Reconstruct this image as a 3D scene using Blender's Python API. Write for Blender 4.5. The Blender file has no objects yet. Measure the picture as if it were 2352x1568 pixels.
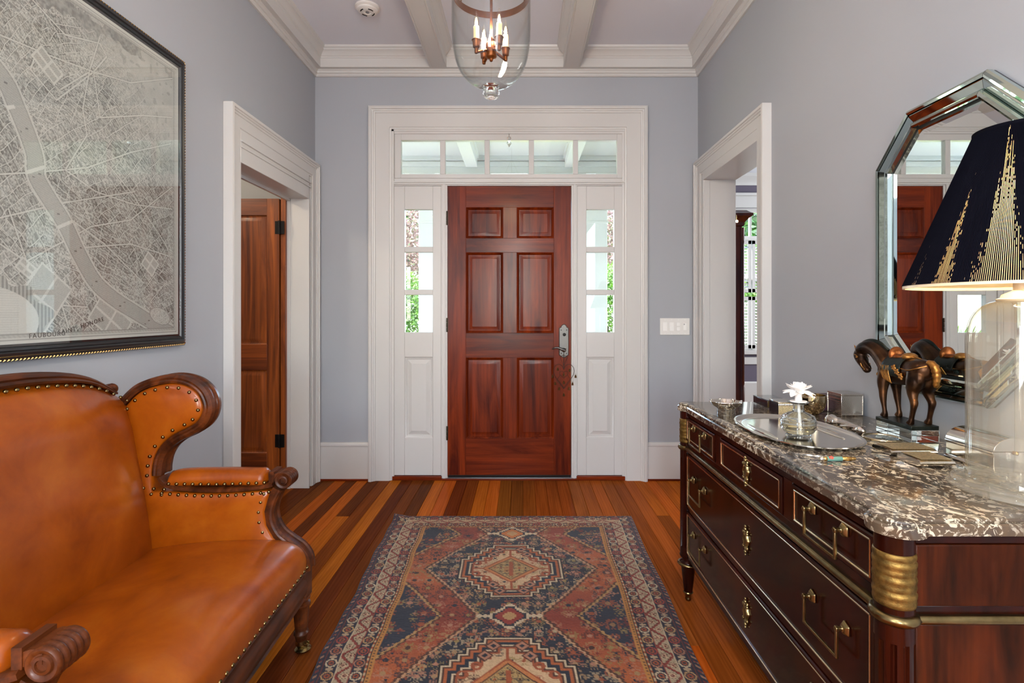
import bpy, math, random
import numpy as np
from mathutils import Vector, Matrix

random.seed(7)
SC = bpy.context.scene
COL = SC.collection
PI = math.pi
R = math.radians

# ------------------------------------------------------------------ camera
CAM_H, FOC = 1.237, 1220.0
_cd = bpy.data.cameras.new('camera')
_cd.sensor_width = 36.0
_cd.lens = 36.0 * FOC / 2352.0
_cd.shift_x = -23.0 / 2352.0
_cd.shift_y = -66.0 / 2352.0
_cd.clip_start = 0.02
_cam = bpy.data.objects.new('camera', _cd)
_cam.location = (0, 0, CAM_H)
_cam.rotation_euler = (PI / 2, 0, 0)
COL.objects.link(_cam)
SC.camera = _cam

# ------------------------------------------------------------------ light
SC.view_settings.view_transform = 'Standard'
SC.view_settings.look = 'None'
SC.view_settings.exposure = 0.17
SC.view_settings.gamma = 1.0
SC.view_settings.use_curve_mapping = False
SC.cycles.max_bounces = 10
SC.cycles.diffuse_bounces = 5
SC.cycles.glossy_bounces = 6
SC.cycles.transmission_bounces = 8
SC.cycles.transparent_max_bounces = 40
SC.cycles.sample_clamp_indirect = 8.0

_w = bpy.data.worlds.new('sky')
SC.world = _w
_w.use_nodes = True
_nt = _w.node_tree
_sky = _nt.nodes.new('ShaderNodeTexSky')
_sky.sky_type = 'NISHITA'
_sky.sun_disc = False
_sky.sun_elevation = R(50)
_sky.sun_rotation = R(200)
_sky.air_density = 1.0
_sky.dust_density = 2.0
_nt.links.new(_sky.outputs[0], _nt.nodes['Background'].inputs[0])
_nt.nodes['Background'].inputs[1].default_value = 3.9


def lamp(name, kind, loc, rot, energy, color, **kw):
    d = bpy.data.lights.new(name, kind)
    d.energy = energy
    d.color = color
    for k, v in kw.items():
        setattr(d, k, v)
    o = bpy.data.objects.new(name, d)
    o.location = loc
    o.rotation_euler = rot
    COL.objects.link(o)
    return o


lamp('sun', 'SUN', (0, 12, 10), (R(40), 0, R(-150)), 29.0, (1.0, 0.95, 0.86), angle=R(0.6))
# daylight from the tall window behind the camera
lamp('rear_window_daylight', 'AREA', (-0.26, -3.3, 1.55), (R(90), 0, 0), 44.0, (0.88, 0.94, 1.0),
     shape='RECTANGLE', size=0.80, size_y=1.30)
lamp('left_fill_light', 'AREA', (-1.50, -2.05, 1.75), (R(90), 0, R(-90)), 108.0, (0.88, 0.95, 1.0),
     shape='RECTANGLE', size=1.5, size_y=2.1)  # added side fill, this wall has no window
lamp('right_fill_light', 'AREA', (1.27, -2.05, 1.75), (R(90), 0, R(90)), 84.0, (0.90, 0.96, 1.0),
     shape='RECTANGLE', size=1.5, size_y=2.1)  # added fill from the opposite side, likewise without a window
# added unseen point light behind the camera, brightens the ceiling; no fixture modelled
lamp('rear_fill_light', 'POINT', (-0.11, -0.9, 2.35), (0, 0, 0), 74.0, (1.0, 0.96, 0.90), shadow_soft_size=0.16)
# added area light to brighten the room on the right; no window there
lamp('study_fill_light', 'AREA', (5.4, 5.0, 1.7), (R(90), 0, R(90)), 160.0, (0.92, 0.97, 1.0),
     shape='RECTANGLE', size=2.4, size_y=2.0)
# ------------------------------------------------------------------ helpers
def lin(c):
    c = np.asarray(c, float) / 255.0
    return tuple(np.where(c <= 0.04045, c / 12.92, ((c + 0.055) / 1.055) ** 2.4))


def cr(pts, n=8, closed=False):
    """Catmull-Rom samples through the points."""
    P = [np.asarray(p, float) for p in pts]
    m = len(P)
    out = []
    segs = m if closed else m - 1
    for i in range(segs):
        if closed:
            a, b, c, d = P[(i - 1) % m], P[i], P[(i + 1) % m], P[(i + 2) % m]
        else:
            a = P[i - 1] if i > 0 else 2 * P[0] - P[1]
            b, c = P[i], P[i + 1]
            d = P[i + 2] if i + 2 < m else 2 * P[-1] - P[-2]
        for k in range(n):
            t = k / n
            out.append(0.5 * (2 * b + (c - a) * t + (2 * a - 5 * b + 4 * c - d) * t * t + (3 * b - a - 3 * c + d) * t ** 3))
    if not closed:
        out.append(P[-1])
    return out


def finish(me, mat, smooth, name, parent, kind=None):
    if mat is not None:
        me.materials.append(mat)
    if smooth:
        me.shade_smooth()
        if smooth < 180:
            me.set_sharp_from_angle(angle=R(smooth))
    o = bpy.data.objects.new(name, me)
    COL.objects.link(o)
    if parent is not None:
        o.parent = parent
    if kind:
        o['kind'] = kind
    return o


def world_of(p):
    m = Matrix.Identity(4)
    while p is not None:
        m = (Matrix.LocRotScale(p.location, p.rotation_euler, p.scale)) @ m
        p = p.parent
    return m


class MB:
    """Collects simple shapes, then links them as one mesh object. Coordinates are world metres
    (converted to the parent's frame on build) unless local=True."""

    def __init__(self):
        self.v = []
        self.f = []

    def add(self, vs, fs):
        k = len(self.v)
        self.v += [tuple(map(float, p)) for p in vs]
        self.f += [tuple(i + k for i in q) for q in fs]
        return self

    def box(self, x0, x1, y0, y1, z0, z1):
        x0, x1 = sorted((x0, x1)); y0, y1 = sorted((y0, y1)); z0, z1 = sorted((z0, z1))
        return self.add([(x0, y0, z0), (x1, y0, z0), (x1, y1, z0), (x0, y1, z0), (x0, y0, z1), (x1, y0, z1), (x1, y1, z1), (x0, y1, z1)],
                        [(3, 2, 1, 0), (4, 5, 6, 7), (0, 1, 5, 4), (1, 2, 6, 5), (2, 3, 7, 6), (3, 0, 4, 7)])

    def lathe(self, prof, c=(0, 0, 0), n=32, axis='z', rmod=None, a0=0.0, a1=2 * PI):
        full = abs(a1 - a0 - 2 * PI) < 1e-6
        m = n if full else n + 1
        vs, fs = [], []
        for i in range(m):
            a = a0 + (a1 - a0) * i / n
            for (r, h) in prof:
                rr = r * (rmod(a, h) if rmod else 1.0)
                p = (rr * math.cos(a), rr * math.sin(a), h)
                if axis == 'x':
                    p = (p[2], p[0], p[1])
                elif axis == 'y':
                    p = (p[1], p[2], p[0])
                vs.append((p[0] + c[0], p[1] + c[1], p[2] + c[2]))
        k = len(prof)
        for i in range(n):
            j = (i + 1) % m
            for q in range(k - 1):
                fs.append((i * k + q, j * k + q, j * k + q + 1, i * k + q + 1))
        if full and tuple(prof[0]) != tuple(prof[-1]):
            if prof[0][0] > 1e-5:
                fs.append(tuple(i * k for i in reversed(range(n))))
            if prof[-1][0] > 1e-5:
                fs.append(tuple(i * k + k - 1 for i in range(n)))
        return self.add(vs, fs)

    def tube(self, pts, r, n=8, closed=False, up=(0, 0, 1)):
        m = len(pts)
        rs = r if hasattr(r, '__len__') else [r] * m
        prof = [(math.cos(2 * PI * i / n), math.sin(2 * PI * i / n)) for i in range(n)]
        return self.sweep(prof, pts, scale=rs, closed=closed, up=up)

    def sweep(self, prof, pts, scale=None, closed=False, up=(0, 0, 1), caps=True):
        """prof: closed polygon (side, up) carried along pts."""
        P = [Vector(p) for p in pts]
        m = len(P)
        vs, fs = [], []
        k = len(prof)
        last = None
        for i in range(m):
            if closed:
                t = P[(i + 1) % m] - P[i - 1]
            else:
                t = P[min(i + 1, m - 1)] - P[max(i - 1, 0)]
            t.normalize()
            u = Vector(up)
            s = t.cross(u)
            if s.length < 0.05:
                s = last.copy() if last is not None else t.cross(Vector((1, 0.013, 0)))
            s.normalize()
            last = s.copy()
            b = s.cross(t)
            sc = scale[i] if scale is not None else 1.0
            for (a, c) in prof:
                vs.append(P[i] + s * (a * sc) + b * (c * sc))
        for i in range(m if closed else m - 1):
            j = (i + 1) % m
            for q in range(k):
                w = (q + 1) % k
                fs.append((i * k + q, i * k + w, j * k + w, j * k + q))
        if not closed and caps:
            fs.append(tuple(reversed(range(k))))
            fs.append(tuple((m - 1) * k + q for q in range(k)))
        return self.add(vs, fs)

    def prism(self, poly, fn, t0, t1):
        """poly (a,b) extruded from t0 to t1; fn(a,b,t)->xyz."""
        k = len(poly)
        vs = [fn(a, b, t0) for a, b in poly] + [fn(a, b, t1) for a, b in poly]
        fs = [tuple(reversed(range(k))), tuple(range(k, 2 * k))]
        for i in range(k):
            j = (i + 1) % k
            fs.append((i, j, k + j, k + i))
        return self.add(vs, fs)

    def rings(self, loops, cap0=True, cap1=True, closed=True):
        """Joins successive vertex loops of equal length."""
        k = len(loops[0])
        vs = [p for L in loops for p in L]
        fs = []
        for i in range(len(loops) - 1):
            for q in range(k if closed else k - 1):
                w = (q + 1) % k
                fs.append((i * k + q, i * k + w, (i + 1) * k + w, (i + 1) * k + q))
        if cap0:
            fs.append(tuple(reversed(range(k))))
        if cap1:
            fs.append(tuple((len(loops) - 1) * k + q for q in range(k)))
        return self.add(vs, fs)

    def panel(self, x0, x1, z0, z1, rg, fn, back=0.02):
        """Rectangular raised panel; rg = [(inset, depth)...]; fn(a,b,d)->xyz, d grows away from the viewer."""
        def loop(i, d):
            return [fn(x0 + i, z0 + i, d), fn(x1 - i, z0 + i, d), fn(x1 - i, z1 - i, d), fn(x0 + i, z1 - i, d)]
        return self.rings([loop(0, back)] + [loop(i, d) for i, d in rg])

    def ico(self, c, r, n=8, m=6, sq=(1, 1, 1)):
        prof = [(r * math.sin(PI * i / m), -r * math.cos(PI * i / m)) for i in range(m + 1)]
        prof[0] = (0.0, -r); prof[-1] = (0.0, r)
        k = len(self.v)
        self.lathe(prof, (0, 0, 0), n)
        for i in range(k, len(self.v)):
            p = self.v[i]
            self.v[i] = (p[0] * sq[0] + c[0], p[1] * sq[1] + c[1], p[2] * sq[2] + c[2])
        return self

    def build(self, name, mat, parent=None, smooth=35, bevel=0, seg=2, local=False, kind=None, recalc=True, sub=0):
        vs = self.v
        if parent is not None and not local:
            inv = world_of(parent).inverted()
            vs = [inv @ Vector(p) for p in vs]
        me = bpy.data.meshes.new(name)
        me.from_pydata([tuple(p) for p in vs], [], self.f)
        if recalc:
            import bmesh
            bm = bmesh.new()
            bm.from_mesh(me)
            bmesh.ops.remove_doubles(bm, verts=bm.verts, dist=1e-6)
            bmesh.ops.recalc_face_normals(bm, faces=bm.faces)
            bm.to_mesh(me)
            bm.free()
        o = finish(me, mat, smooth, name, parent, kind)
        if bevel:
            b = o.modifiers.new('bevel', 'BEVEL')
            b.width = bevel; b.segments = seg; b.limit_method = 'ANGLE'; b.angle_limit = R(40)
            b.harden_normals = False
        if sub:
            s = o.modifiers.new('sub', 'SUBSURF'); s.levels = sub; s.render_levels = sub
        return o


def box(name, mat, parent, x0, x1, y0, y1, z0, z1, bevel=0, **kw):
    return MB().box(x0, x1, y0, y1, z0, z1).build(name, mat, parent, bevel=bevel, **kw)


def thing(name, label, cat, loc=(0, 0, 0), rz=0.0, group=None):
    o = bpy.data.objects.new(name, None)
    o.empty_display_size = 0.05
    COL.objects.link(o)
    o.location = loc
    o.rotation_euler = (0, 0, rz)
    o['label'] = label
    o['category'] = cat
    if group:
        o['group'] = group
    return o


def tag(o, label, cat, group=None, kind=None):
    o['label'] = label
    o['category'] = cat
    if group:
        o['group'] = group
    if kind:
        o['kind'] = kind
    return o


def struct(o, label=None):
    o['kind'] = 'structure'
    if label:
        o['label'] = label
    return o


def sempty(name, label, loc=(0, 0, 0)):
    o = bpy.data.objects.new(name, None)
    o.empty_display_size = 0.05
    COL.objects.link(o)
    o.location = loc
    o['kind'] = 'structure'
    o['label'] = label
    return o


def clone(o, parent, loc=None, rot=None):
    c = o.copy()
    COL.objects.link(c)
    c.parent = parent
    if loc is not None:
        c.location = loc
    if rot is not None:
        c.rotation_euler = rot
    for k in ('label', 'group', 'category'):
        pass
    return c


def grid_mesh(name, P, mat, parent=None, colors=None, smooth=True):
    """P (nu,nv,3) array in the parent's frame; colors (nu,nv,3) linear, kept as point attribute 'print'."""
    nu, nv, _ = P.shape
    me = bpy.data.meshes.new(name)
    me.vertices.add(nu * nv)
    me.vertices.foreach_set('co', P.reshape(-1).astype(np.float32))
    i, j = np.meshgrid(np.arange(nu - 1), np.arange(nv - 1), indexing='ij')
    a = (i * nv + j).reshape(-1)
    quads = np.stack([a, a + nv, a + nv + 1, a + 1], 1).astype(np.int32)
    nf = len(quads)
    me.loops.add(nf * 4)
    me.loops.foreach_set('vertex_index', quads.reshape(-1))
    me.polygons.add(nf)
    me.polygons.foreach_set('loop_start', np.arange(0, nf * 4, 4, dtype=np.int32))
    me.update(calc_edges=True)
    me.validate()
    if colors is not None:
        at = me.color_attributes.new('print', 'FLOAT_COLOR', 'POINT')
        c = np.ones((nu * nv, 4), np.float32)
        c[:, :3] = colors.reshape(-1, 3)
        at.data.foreach_set('color', c.reshape(-1))
    return finish(me, mat, 180 if smooth else 0, name, parent)


# ------------------------------------------------------------------ materials
class NT:
    def __init__(self, name):
        self.m = bpy.data.materials.new(name)
        self.m.use_nodes = True
        self.t = self.m.node_tree
        self.b = self.t.nodes['Principled BSDF']
        self.out = self.t.nodes['Material Output']

    def n(self, typ, **kw):
        x = self.t.nodes.new('ShaderNode' + typ)
        for k, v in kw.items():
            setattr(x, k, v)
        return x

    def l(self, a, b):
        self.t.links.new(a, b)

    def coord(self, scale=(1, 1, 1), kind='Object', rand=False, rot=(0, 0, 0)):
        tc = self.n('TexCoord')
        mp = self.n('Mapping')
        mp.inputs['Scale'].default_value = scale
        mp.inputs['Rotation'].default_value = rot
        src = tc.outputs[kind]
        if rand:
            oi = self.n('ObjectInfo')
            mu = self.n('Math', operation='MULTIPLY')
            mu.inputs[1].default_value = 37.0
            self.l(oi.outputs['Random'], mu.inputs[0])
            ad = self.n('VectorMath', operation='ADD')
            self.l(src, ad.inputs[0])
            self.l(mu.outputs[0], ad.inputs[1])
            src = ad.outputs[0]
        self.l(src, mp.inputs['Vector'])
        return mp.outputs[0]

    def noise(self, vec, scale=5, detail=4, rough=0.55, dist=0.0):
        x = self.n('TexNoise')
        self.l(vec, x.inputs['Vector'])
        x.inputs['Scale'].default_value = scale
        x.inputs['Detail'].default_value = detail
        x.inputs['Roughness'].default_value = rough
        x.inputs['Distortion'].default_value = dist
        return x.outputs[0]

    def ramp(self, fac, stops, interp='LINEAR'):
        x = self.n('ValToRGB')
        x.color_ramp.interpolation = interp
        e = x.color_ramp.elements
        while len(e) < len(stops):
            e.new(0.5)
        for i, (p, c) in enumerate(stops):
            e[i].position = p
            e[i].color = tuple(c) + (1,) if len(c) == 3 else c
        self.l(fac, x.inputs[0])
        return x.outputs[0]

    def mix(self, fac, a, b, mode='MIX'):
        x = self.n('Mix', data_type='RGBA', blend_type=mode)
        for sock, val in ((x.inputs[0], fac), (x.inputs[6], a), (x.inputs[7], b)):
            if hasattr(val, 'is_linked'):
                self.l(val, sock)
            elif isinstance(val, (int, float)):
                sock.default_value = val
            else:
                sock.default_value = tuple(val) + (1,)
        return x.outputs[2]

    def bump(self, h, strength=0.2, dist=0.002):
        x = self.n('Bump')
        x.inputs['Strength'].default_value = strength
        x.inputs['Distance'].default_value = dist
        self.l(h, x.inputs['Height'])
        self.l(x.outputs[0], self.b.inputs['Normal'])

    def set(self, **kw):
        names = dict(base='Base Color', rough='Roughness', metal='Metallic', coat='Coat Weight', coatr='Coat Roughness',
                     spec='Specular IOR Level', sss='Subsurface Weight', sheen='Sheen Weight', ior='IOR', trans='Transmission Weight')
        for k, v in kw.items():
            s = self.b.inputs[names[k]]
            if hasattr(v, 'is_linked'):
                self.l(v, s)
            elif isinstance(v, (int, float)):
                s.default_value = v
            else:
                s.default_value = tuple(v) + (1,)
        return self


def plain(name, rgb, rough=0.5, metal=0.0, coat=0.0, spec=0.5, bump=0.0, bscale=200, var=0.0, vscale=3.0):
    t = NT(name)
    c = lin(rgb)
    t.set(base=c, rough=rough, metal=metal, coat=coat, spec=spec)
    if var or bump:
        vec = t.coord()
        if var:
            n = t.noise(vec, vscale, 4)
            t.set(base=t.ramp(n, [(0.3, tuple(x * (1 - var) for x in c)), (0.7, tuple(min(1, x * (1 + var)) for x in c))]))
        if bump:
            t.bump(t.noise(vec, bscale, 3), bump, 0.001)
    return t.m


def wood(name, dark, light, scale=(12, 12, 1.2), rough=0.35, coat=0.3, figure=1.0, dist=1.2, spec=0.5, bump=0.05, coatr=0.12, vary=0.25):
    t = NT(name)
    v = t.coord(scale, rand=True)
    n1 = t.noise(v, 1.0, 5, 0.6, dist)
    v2 = t.coord(tuple(s * 7 if s > 4 else s * 1.5 for s in scale), rand=True)
    n2 = t.noise(v2, 1.0, 3, 0.6, 0.2)
    d, l = lin(dark), lin(light)
    c1 = t.ramp(n1, [(0.32, d), (0.68, l)])
    c2 = t.ramp(n2, [(0.35, (0.55, 0.5, 0.48)), (0.6, (1, 1, 1))])
    c = t.mix(0.6 * figure, c1, c2, 'MULTIPLY')
    oi = t.n('ObjectInfo')
    mr = t.n('MapRange')
    mr.inputs['To Min'].default_value = 1 - vary
    mr.inputs['To Max'].default_value = 1 + vary
    t.l(oi.outputs['Random'], mr.inputs[0])
    hv = t.n('HueSaturation')
    t.l(mr.outputs[0], hv.inputs['Value'])
    t.l(c, hv.inputs['Color'])
    t.set(base=hv.outputs[0], rough=rough, coat=coat, coatr=coatr, spec=spec)
    if bump:
        t.bump(n2, bump, 0.0008)
    return t.m


def glass(name, tint=(1, 1, 1), edge=(0.75, 0.82, 0.8), rough=0.0, refl=1.0, ior=1.5, edgeamt=0.6, haze=0.0, hazec=(1, 1, 1)):
    """Thin clear glass: light passes straight, a Fresnel share is mirrored, grazing rims darken."""
    t = NT(name)
    t.t.nodes.remove(t.b)
    tr = t.n('BsdfTransparent')
    gl = t.n('BsdfGlossy')
    gl.inputs['Roughness'].default_value = rough
    lw = t.n('LayerWeight')
    lw.inputs[0].default_value = 0.35
    pw = t.n('Math', operation='POWER')
    pw.inputs[1].default_value = 2.5
    t.l(lw.outputs['Facing'], pw.inputs[0])
    mu = t.n('Math', operation='MULTIPLY')
    mu.inputs[1].default_value = edgeamt
    t.l(pw.outputs[0], mu.inputs[0])
    t.l(t.mix(mu.outputs[0], tint, edge), tr.inputs[0])
    fr = t.n('Fresnel')
    ge = t.n('NewGeometry')
    io = t.n('MapRange')          # same share mirrored on entering and on leaving the sheet
    io.inputs['To Min'].default_value = ior
    io.inputs['To Max'].default_value = 1.0 / ior
    t.l(ge.outputs['Backfacing'], io.inputs[0])
    t.l(io.outputs[0], fr.inputs[0])
    fm = t.n('Math', operation='MULTIPLY')
    fm.inputs[1].default_value = refl
    t.l(fr.outputs[0], fm.inputs[0])
    ms = t.n('MixShader')
    t.l(fm.outputs[0], ms.inputs[0])
    t.l(tr.outputs[0], ms.inputs[1])
    t.l(gl.outputs[0], ms.inputs[2])
    last = ms
    if haze:  # cream diffuse share stands in for dust and inner reflections
        df_ = t.n('BsdfTranslucent'); df2 = t.n('BsdfDiffuse')
        df_.inputs[0].default_value = df2.inputs[0].default_value = tuple(hazec) + (1,)
        m0 = t.n('MixShader'); m0.inputs[0].default_value = 0.5
        t.l(df_.outputs[0], m0.inputs[1]); t.l(df2.outputs[0], m0.inputs[2])
        m1 = t.n('MixShader'); m1.inputs[0].default_value = haze
        t.l(ms.outputs[0], m1.inputs[1]); t.l(m0.outputs[0], m1.inputs[2])
        last = m1
    t.l(last.outputs[0], t.out.inputs[0])
    return t.m


def emit(name, rgb, strength):
    t = NT(name)
    t.set(base=(0, 0, 0))
    t.b.inputs['Emission Color'].default_value = tuple(lin(rgb)) + (1,)
    t.b.inputs['Emission Strength'].default_value = strength
    return t.m


WALL = plain('wall_paint', (166, 169, 175), 0.55, bump=0.04, bscale=350)
CEIL = plain('ceiling_paint', (226, 229, 238), 0.7)
TRIM = plain('trim_paint', (206, 204, 201), 0.32, spec=0.5)
PORCH = plain('porch_paint', (222, 226, 223), 0.6)
PURPLE = plain('purple_wall_paint', (96, 88, 104), 0.7)
BLACK = plain('black_metal', (26, 24, 24), 0.4, metal=0.6)
DOORWOOD = wood('door_mahogany', (72, 18, 4), (138, 50, 11), (9, 9, 0.9), rough=0.38, coat=0.22, coatr=0.2, vary=0.10, spec=0.1)
DOORWOODH = wood('door_mahogany_rail', (76, 20, 5), (138, 50, 11), (0.9, 9, 9), rough=0.38, coat=0.22, coatr=0.2, vary=0.10, spec=0.1)
PINE = wood('stained_pine', (88, 34, 12), (182, 96, 34), (12, 12, 0.8), rough=0.4, coat=0.2, dist=1.6, vary=0.15)
SOFAWOOD = wood('sofa_walnut', (46, 19, 7), (106, 52, 20), (14, 3, 14), rough=0.36, coat=0.12, coatr=0.15, spec=0.25, vary=0.05)
MAHOG = wood('commode_mahogany', (16, 4, 2), (52, 14, 6), (7, 7, 1.4), rough=0.2, coat=0.1, coatr=0.05, spec=0.22, vary=0.1)
MAHOGS = wood('commode_side_veneer', (22, 8, 2), (76, 29, 6), (9, 9, 1.1), rough=0.36, coat=0.04, spec=0.12, coatr=0.12, dist=1.8, vary=0.03)
ARMOIRE = wood('armoire_mahogany', (34, 10, 5), (90, 34, 14), (8, 8, 1.0), rough=0.3, coat=0.4)
BRASS = plain('aged_brass', (146, 128, 88), 0.28, metal=1.0, var=0.25, vscale=30)
HINGE = plain('dark_bronze_hinge', (70, 60, 50), 0.4, metal=0.8)
BRASSD = plain('dark_brass', (132, 114, 76), 0.26, metal=1.0, var=0.3, vscale=40)
NICKEL = plain('satin_nickel', (104, 102, 99), 0.4, metal=1.0)
SILVER = plain('polished_silver', (236, 230, 220), 0.13, metal=1.0)
SILVERE = plain('engraved_silver', (226, 204, 160), 0.36, metal=0.9, bump=1.0, bscale=320, var=0.3, vscale=220)
GILT = plain('gilt_metal', (196, 158, 96), 0.25, metal=1.0)
COPPER = plain('aged_copper', (104, 62, 38), 0.34, metal=1.0, var=0.25, vscale=25)
WHITEP = plain('white_plastic', (232, 230, 226), 0.35)
CLAY = plain('white_bisque', (244, 240, 236), 0.6)
PANE = glass('window_glass', (0.97, 0.99, 0.985))
CLEAR = glass('clear_glass', (0.985, 0.99, 0.985), (0.62, 0.68, 0.66), edgeamt=0.75)
LAMPG = glass('lamp_glass', (0.98, 0.97, 0.945), (0.72, 0.68, 0.58), edgeamt=0.7, haze=0.045, hazec=(0.95, 0.90, 0.78))
LAMPB = glass('lamp_base_glass', (0.97, 0.955, 0.92), (0.72, 0.68, 0.58), edgeamt=0.7, haze=0.16, hazec=(0.95, 0.90, 0.78))
MIRROR = plain('mirror_silvering', (222, 226, 226), 0.0, metal=1.0)
MIRRORE = plain('mirror_bevel', (205, 220, 216), 0.03, metal=1.0)


def leather():
    t = NT('saddle_leather')
    v = t.coord((1, 1, 1))
    n = t.noise(v, 5.0, 5, 0.6, 0.4)
    n2 = t.noise(v, 60, 3)
    c = t.ramp(n, [(0.25, lin((122, 50, 2))), (0.52, lin((156, 74, 5))), (0.78, lin((176, 96, 16)))])
    t.set(base=c, rough=0.42, coat=0.62, coatr=0.2, spec=0.12)
    t.bump(n2, 0.06, 0.001)
    return t.m


def floorwood():
    t = NT('floor_pine')
    v = t.coord((13, 0.8, 13), rand=True)
    n1 = t.noise(v, 1.0, 5, 0.62, 1.5)
    wv = t.n('TexWave')
    wv.wave_type = 'BANDS'; wv.bands_direction = 'X'
    wv.inputs['Scale'].default_value = 2.2
    wv.inputs['Distortion'].default_value = 9.0
    wv.inputs['Detail'].default_value = 3.0
    wv.inputs['Detail Scale'].default_value = 1.2
    t.l(t.coord((9, 0.35, 1), rand=True), wv.inputs['Vector'])
    oi = t.n('ObjectInfo')
    g = t.ramp(n1, [(0.3, (0.80, 0.72, 0.64)), (0.65, (1.25, 1.22, 1.2))])
    w = t.ramp(wv.outputs[0], [(0.35, (0.76, 0.68, 0.6)), (0.7, (1.12, 1.12, 1.12))])
    c = t.mix(1.0, oi.outputs['Color'], g, 'MULTIPLY')
    c = t.mix(0.38, c, w, 'MULTIPLY')
    t.set(base=c, rough=0.36, coat=0.11, coatr=0.09, spec=0.0)
    t.bump(wv.outputs[0], 0.05, 0.0008)
    return t.m


def marble():
    t = NT('breccia_marble')
    v = t.coord((1, 0.8, 1), rot=(0, 0, 0.35))
    warp = t.noise(v, 9, 4, 0.6)
    vm = t.n('VectorMath', operation='MULTIPLY_ADD')
    x = t.n('TexNoise')
    x.inputs['Scale'].default_value = 11
    x.inputs['Detail'].default_value = 4
    t.l(v, x.inputs['Vector'])
    t.l(x.outputs['Color'], vm.inputs[0])
    vm.inputs[1].default_value = (0.10, 0.10, 0.10)
    t.l(v, vm.inputs[2])
    n = t.noise(vm.outputs[0], 58, 5, 0.6, 1.1)
    base = t.noise(v, 5, 4, 0.6, 0.6)
    dark = t.ramp(base, [(0.28, lin((40, 39, 43))), (0.48, lin((70, 62, 56))), (0.64, lin((98, 80, 60))), (0.78, lin((86, 90, 86)))])
    mask = t.ramp(n, [(0.53, (0, 0, 0)), (0.58, (1, 1, 1))])
    big = t.ramp(t.noise(v, 4.0, 2), [(0.38, (0.25, 0.25, 0.25)), (0.6, (1, 1, 1))])
    fac = t.mix(1.0, mask, big, 'MULTIPLY')
    bw = t.n('RGBToBW')
    t.l(fac, bw.inputs[0])
    pale = t.ramp(t.noise(v, 50, 3), [(0.3, lin((190, 176, 150))), (0.7, lin((226, 216, 196)))])
    c = t.mix(bw.outputs[0], dark, pale)
    t.set(base=c, rough=0.1, spec=0.5, coat=0.2, coatr=0.04)
    return t.m


def printed(name, rough=0.9, bump=0.0, spec=0.3, sheen=0.0, bscale=500):
    t = NT(name)
    a = t.n('Attribute')
    a.attribute_name = 'print'
    t.set(base=a.outputs['Color'], rough=rough, spec=spec, sheen=sheen)
    if bump:
        t.bump(t.noise(t.coord(), bscale, 2), bump, 0.002)
    return t.m


LEATHER = leather()
BEAD = plain('bright_brass_bead', (226, 212, 180), 0.14, metal=1.0)


def solid_glass(name, rgb, rough=0.0, ior=1.49):
    t = NT(name)
    t.set(base=lin(rgb), rough=rough, trans=1.0, ior=ior)
    return t.m


CRYSTAL = solid_glass('solid_crystal', (250, 253, 250))
FLOORW = floorwood()
MARBLE = marble()
RUGM = printed('wool_rug_pile', 0.95, 0.5, 0.1, 0.15)
MAPM = printed('engraved_map_paper', 0.8)
# ------------------------------------------------------------------ room shell
XL, XR, YF, YB, ZC = -1.53, 1.301, 3.929, -3.4, 3.165


def FX(p):  # photo column on the front wall -> metres
    return (p - 1199.0) / 310.5


def FZ(p):
    return CAM_H + (718.0 - p) / 310.5


# floor: every board is a piece
floor = struct(MB().box(XL - 2.0, 5.6, YB - 0.1, 7.5, -0.06, -0.018).build('floor', FLOORW, None), 'narrow pine board floor, orange and brown')
floor.color = (0.05, 0.02, 0.01, 1)
BWID = 0.0815
TONE = {'O': (0.39, 0.097, 0.010), 'L': (0.29, 0.080, 0.013), 'M': (0.23, 0.059, 0.009), 'D': (0.108, 0.027, 0.006), 'B': (0.155, 0.038, 0.007)}
right = 'MBMMMMLLLLMLOOOOOLOOO'
left = 'OOBDOODBDOBDODOBDODBOD'
rng = random.Random(5)


def plank(x0, x1, y0, y1, col, parent):
    cx, cy = (x0 + x1) / 2, (y0 + y1) / 2
    g = 0.0007
    a, b, h = (x1 - x0) / 2 - g, (y1 - y0) / 2 - g, 0.018
    e = 0.0016
    lp = lambda i, z: [(-a + i, -b + i, z), (a - i, -b + i, z), (a - i, b - i, z), (-a + i, b - i, z)]
    o = MB().rings([lp(0, -h), lp(0, -e), lp(e, 0)]).build('floor_board', FLOORW, parent, smooth=0, local=True)
    o.location = (cx, cy, 0)
    o.color = tuple(col) + (1,)
    return o


X00 = -0.156
for i in range(-17, 18):
    x0 = X00 + i * BWID
    if x0 + BWID < XL - 0.0 or x0 > XR:
        continue
    tn = right[i] if i >= 0 else left[-i - 1]
    ys = [YB]
    y = YB + rng.uniform(0.8, 2.6)
    while y < YF - 0.6:
        ys.append(y)
        y += rng.uniform(1.9, 3.4)
    if 1.9 < ys[-1] < 3.3 and i % 3:
        ys[-1] = rng.uniform(0.6, 1.5)
    ys = sorted(set(ys)) + [YF + 0.02]
    for k in range(len(ys) - 1):
        last = k == len(ys) - 2
        t = tn if last else rng.choice('OODMBLO')
        c = [v * rng.uniform(0.88, 1.12) for v in TONE[t]]
        plank(max(x0, XL), min(x0 + BWID, XR), ys[k], ys[k + 1], c, floor)
for i in range(12):   # boards seen through the opening on the left
    plank(XL - 0.08 * (i + 1), XL - 0.08 * i, 2.2, 4.3, TONE['DMBO'[i % 4]], floor)
for i in range(14):   # and on the right
    plank(XR + 0.14 * i, XR + 0.14 * (i + 1), 2.6, 7.39, TONE['OMBL'[i % 4]], floor)

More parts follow.
